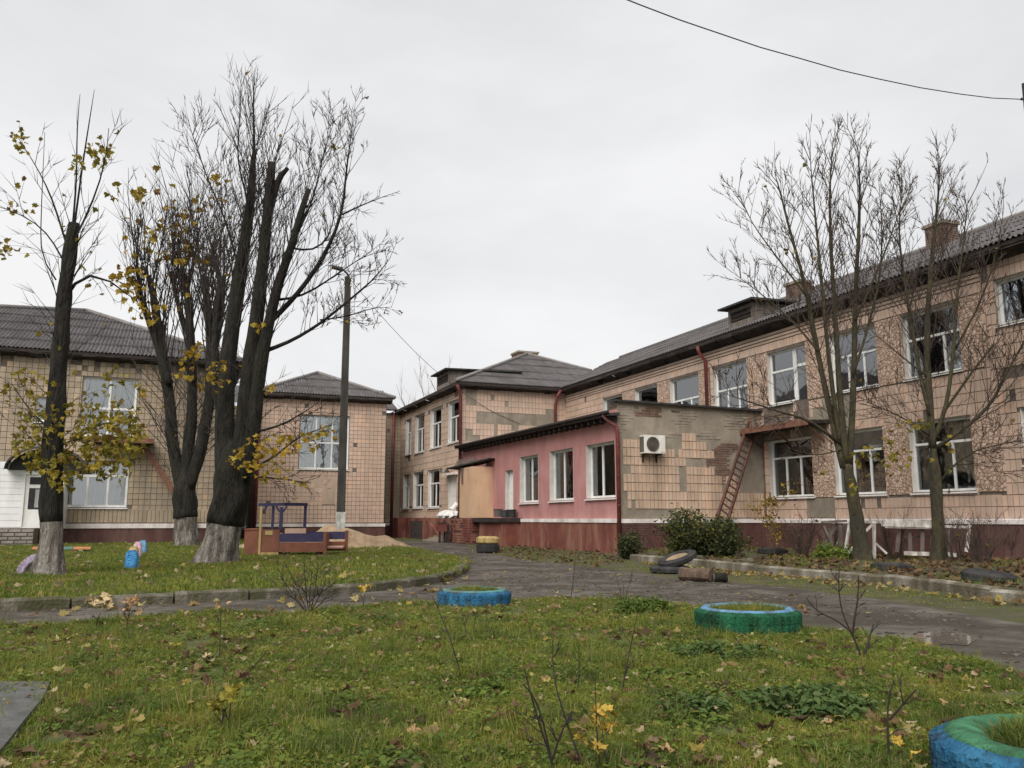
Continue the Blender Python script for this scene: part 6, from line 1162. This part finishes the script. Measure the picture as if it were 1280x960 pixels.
# ---- wooden frames, bench and scrap by the right wing
M['wood_white'] = mat('flaking_white_painted_wood', (.46, .43, .39), (.68, .65, .61), 5, .9, .4, 25, stain=(.16, .12, .10), sscale=3.5, samt=.8); M['wood_grey'] = mat('grey_weathered_wood', (.13, .105, .09), (.20, .165, .14), 5, .95, .4, 25, stretch=(1, 1, .3), stain=(.07, .055, .045), sscale=3, samt=.6)
def frame(name, label, cat, bars, D, m, w=.06, alt=None):
    p0 = at(*bars[0][1], D); t = thing(name, label, cat, (p0.x, p0.y, GT))
    for i, (nm, a, b, dd) in enumerate(bars): obj(nm, MB().bar(at(*a, D + dd), at(*b, D + dd), w, w * .7), (alt if nm in ('back_leg', 'back_rail') and alt else m), t)
    return t
frame('trestle', 'white flaking wooden trestle frame round the leaning bare tree trunk', 'trestle', [('post', (1062, 655), (1056, 694), 0), ('post', (1092.5, 654), (1093, 708), -.05), ('brace', (1062, 656), (1080, 676), .06), ('brace', (1057, 694), (1071, 680), .04), ('brace', (1078, 668), (1091, 655), .0), ('brace', (1094, 679), (1108, 692), .1), ('top_rail', (1062, 653.5), (1093, 652.5), .15), ('brace', (1086, 687), (1096, 700), .2)], 22.6, M['wood_white'], .075)
frame('trestle', 'dark grey crossed wooden frame left of the white trestle', 'trestle', [('top_rail', (1027, 653), (1058, 651), 0), ('brace', (1028, 655), (1044, 690), .05), ('brace', (1046, 654), (1026, 690), .12), ('post', (1050, 656), (1052, 692), .0), ('post', (1036, 660), (1040, 692), .1), ('post', (1057, 655), (1044, 688), .2)], 23.8, M['wood_grey'], .09)
bD = 22.3; bn = thing('bench_table', 'long flaking white wooden table between and behind the two bare trees', 'table', (at(1150, 690, bD).x, at(1150, 690, bD).y, GT))
for k in range(4): a, b = at(1103, 657 - k * 1.7, bD + k * .18), at(1168, 659 - k * 1.9, bD + k * .18); obj('top_board', MB().bar(a, b, .16, .035), M['wood_white'], bn)
obj('apron', MB().bar(at(1106, 654, bD - .04), at(1167, 655.5, bD - .04), .03, .24), M['wood_white'], bn); obj('stretcher', MB().bar(at(1130, 671, bD + .3), at(1165, 671, bD + .3), .05, .05), M['wood_grey'], bn); obj('foot_rail', MB().bar(at(1130, 691.5, bD - .1), at(1163, 692.5, bD - .1), .06, .1), M['wood_white'], bn); obj('foot_rail', MB().bar(at(1183, 692.5, bD), at(1196, 694, bD), .06, .1), M['wood_white'], bn); obj('apron', MB().bar(at(1180, 658, bD + .2), at(1213, 659, bD + .2), .05, .07), M['wood_white'], bn)
for x0, y0, x1, y1, mm in ((1124, 664, 1121, 690, 'wood_grey'), (1153, 662, 1153, 690, 'wood_grey'), (1166, 660, 1165, 694, 'wood_grey'), (1212, 656, 1208, 690, 'wood_white'), (1137, 664, 1138, 690, 'wood_grey'), (1185, 662, 1185, 692, 'wood_grey')): obj('leg', MB().bar(at(x0, y0, bD + .1), at(x1, y1, bD + .05), .07, .06), M[mm], bn)
def plank(label, a, b, D0, D1, w, h, m): o = obj('plank', MB().bar(at(*a, D0), at(*b, D1), w, h), m); tag(o, label, 'plank')
plank('grey plank lying in the leaf litter behind the kerb between the trees', (1092, 703), (1140, 706), 21.2, 21.0, .14, .05, M['wood_grey']); plank('dark board lying at the shrub near the right edge', (1186, 711), (1250, 716), 19.9, 19.3, .22, .05, M['bark_black']); plank('thin grey board in the bed right of the second tree', (1180, 704), (1215, 707), 21.0, 20.8, .1, .04, M['wood_grey']); plank('pale rusty board lying along the right wing plinth', (1245, 702), (1300, 705), 22.0, 21.0, .12, .05, M['rust'])
# ---- odds and ends about the porch
def pot(label, x, y, D, r, h, m):
    p = at(x, y, D); t = thing('bucket', label, 'bucket', p); obj('body', MB().tube([p, p + V((0, 0, h * .9)), p + V((0, 0, h))], [r * .8, r, r * 1.05], 14), m, t, smooth=False); obj('rim', MB().tube([p + V((0, 0, h)), p + V((0, 0, h + .03))], [r * 1.12, r * 1.12], 14), m, t)
pot('grey bucket standing left of the narrow white door', 622.5, 646, 38.6, .2, .32, M['board_grey']); pot('black bucket at the foot of the narrow white door', 631, 647, 38, .19, .3, M['rough_tar']); pot('dark green bucket right of the narrow white door', 639.5, 647, 37.6, .2, .32, M['felt'])
c = at(562, 648, 45.2); sk = thing('plastic_sack', 'crumpled white plastic sack on the porch before the white double door', 'sack', c); mb = MB().ring_profile([(.001, 0), (.5, .02), (.62, .14), (.45, .34), (.22, .42), (.001, .44)], 20, lambda i, j: .09 * math.sin(i * 2.7 + j * 1.9) + .05 * math.sin(i * 5.1)); M['sack'] = mat('white_plastic_sheet', (.6, .58, .55), (.7, .69, .66), 4, .5, .5, 10); obj('body', mb, M['sack'], sk, local=True); obj('folded_neck', MB().tube([(.1, 0, .4), (.3, .1, .62), (.45, .1, .75)], [.2, .12, .16], 9, True, .3, 3), M['sack'], sk, local=True)
c = at(553, 677, 42.4); gm = thing('gas_meter_stand', 'dark metal stand with red box before the middle block porch', 'stand', (c.x, c.y, 0)); obj('box', MB().box(-.18, .18, -.14, .14, .55, .95), M['plinth_red'], gm, local=True); obj('lid', MB().box(-.2, .2, -.16, .16, .95, 1.0), M['soffit'], gm, local=True)
for sx in (-.14, .14):
    for sy in (-.1, .1): obj('leg', MB().box(sx - .025, sx + .025, sy - .025, sy + .025, 0, .55), M['soffit'], gm, local=True)
obj('side_board', MB().box(.2, .34, -.1, .1, .0, .9), M['soffit'], gm, local=True)
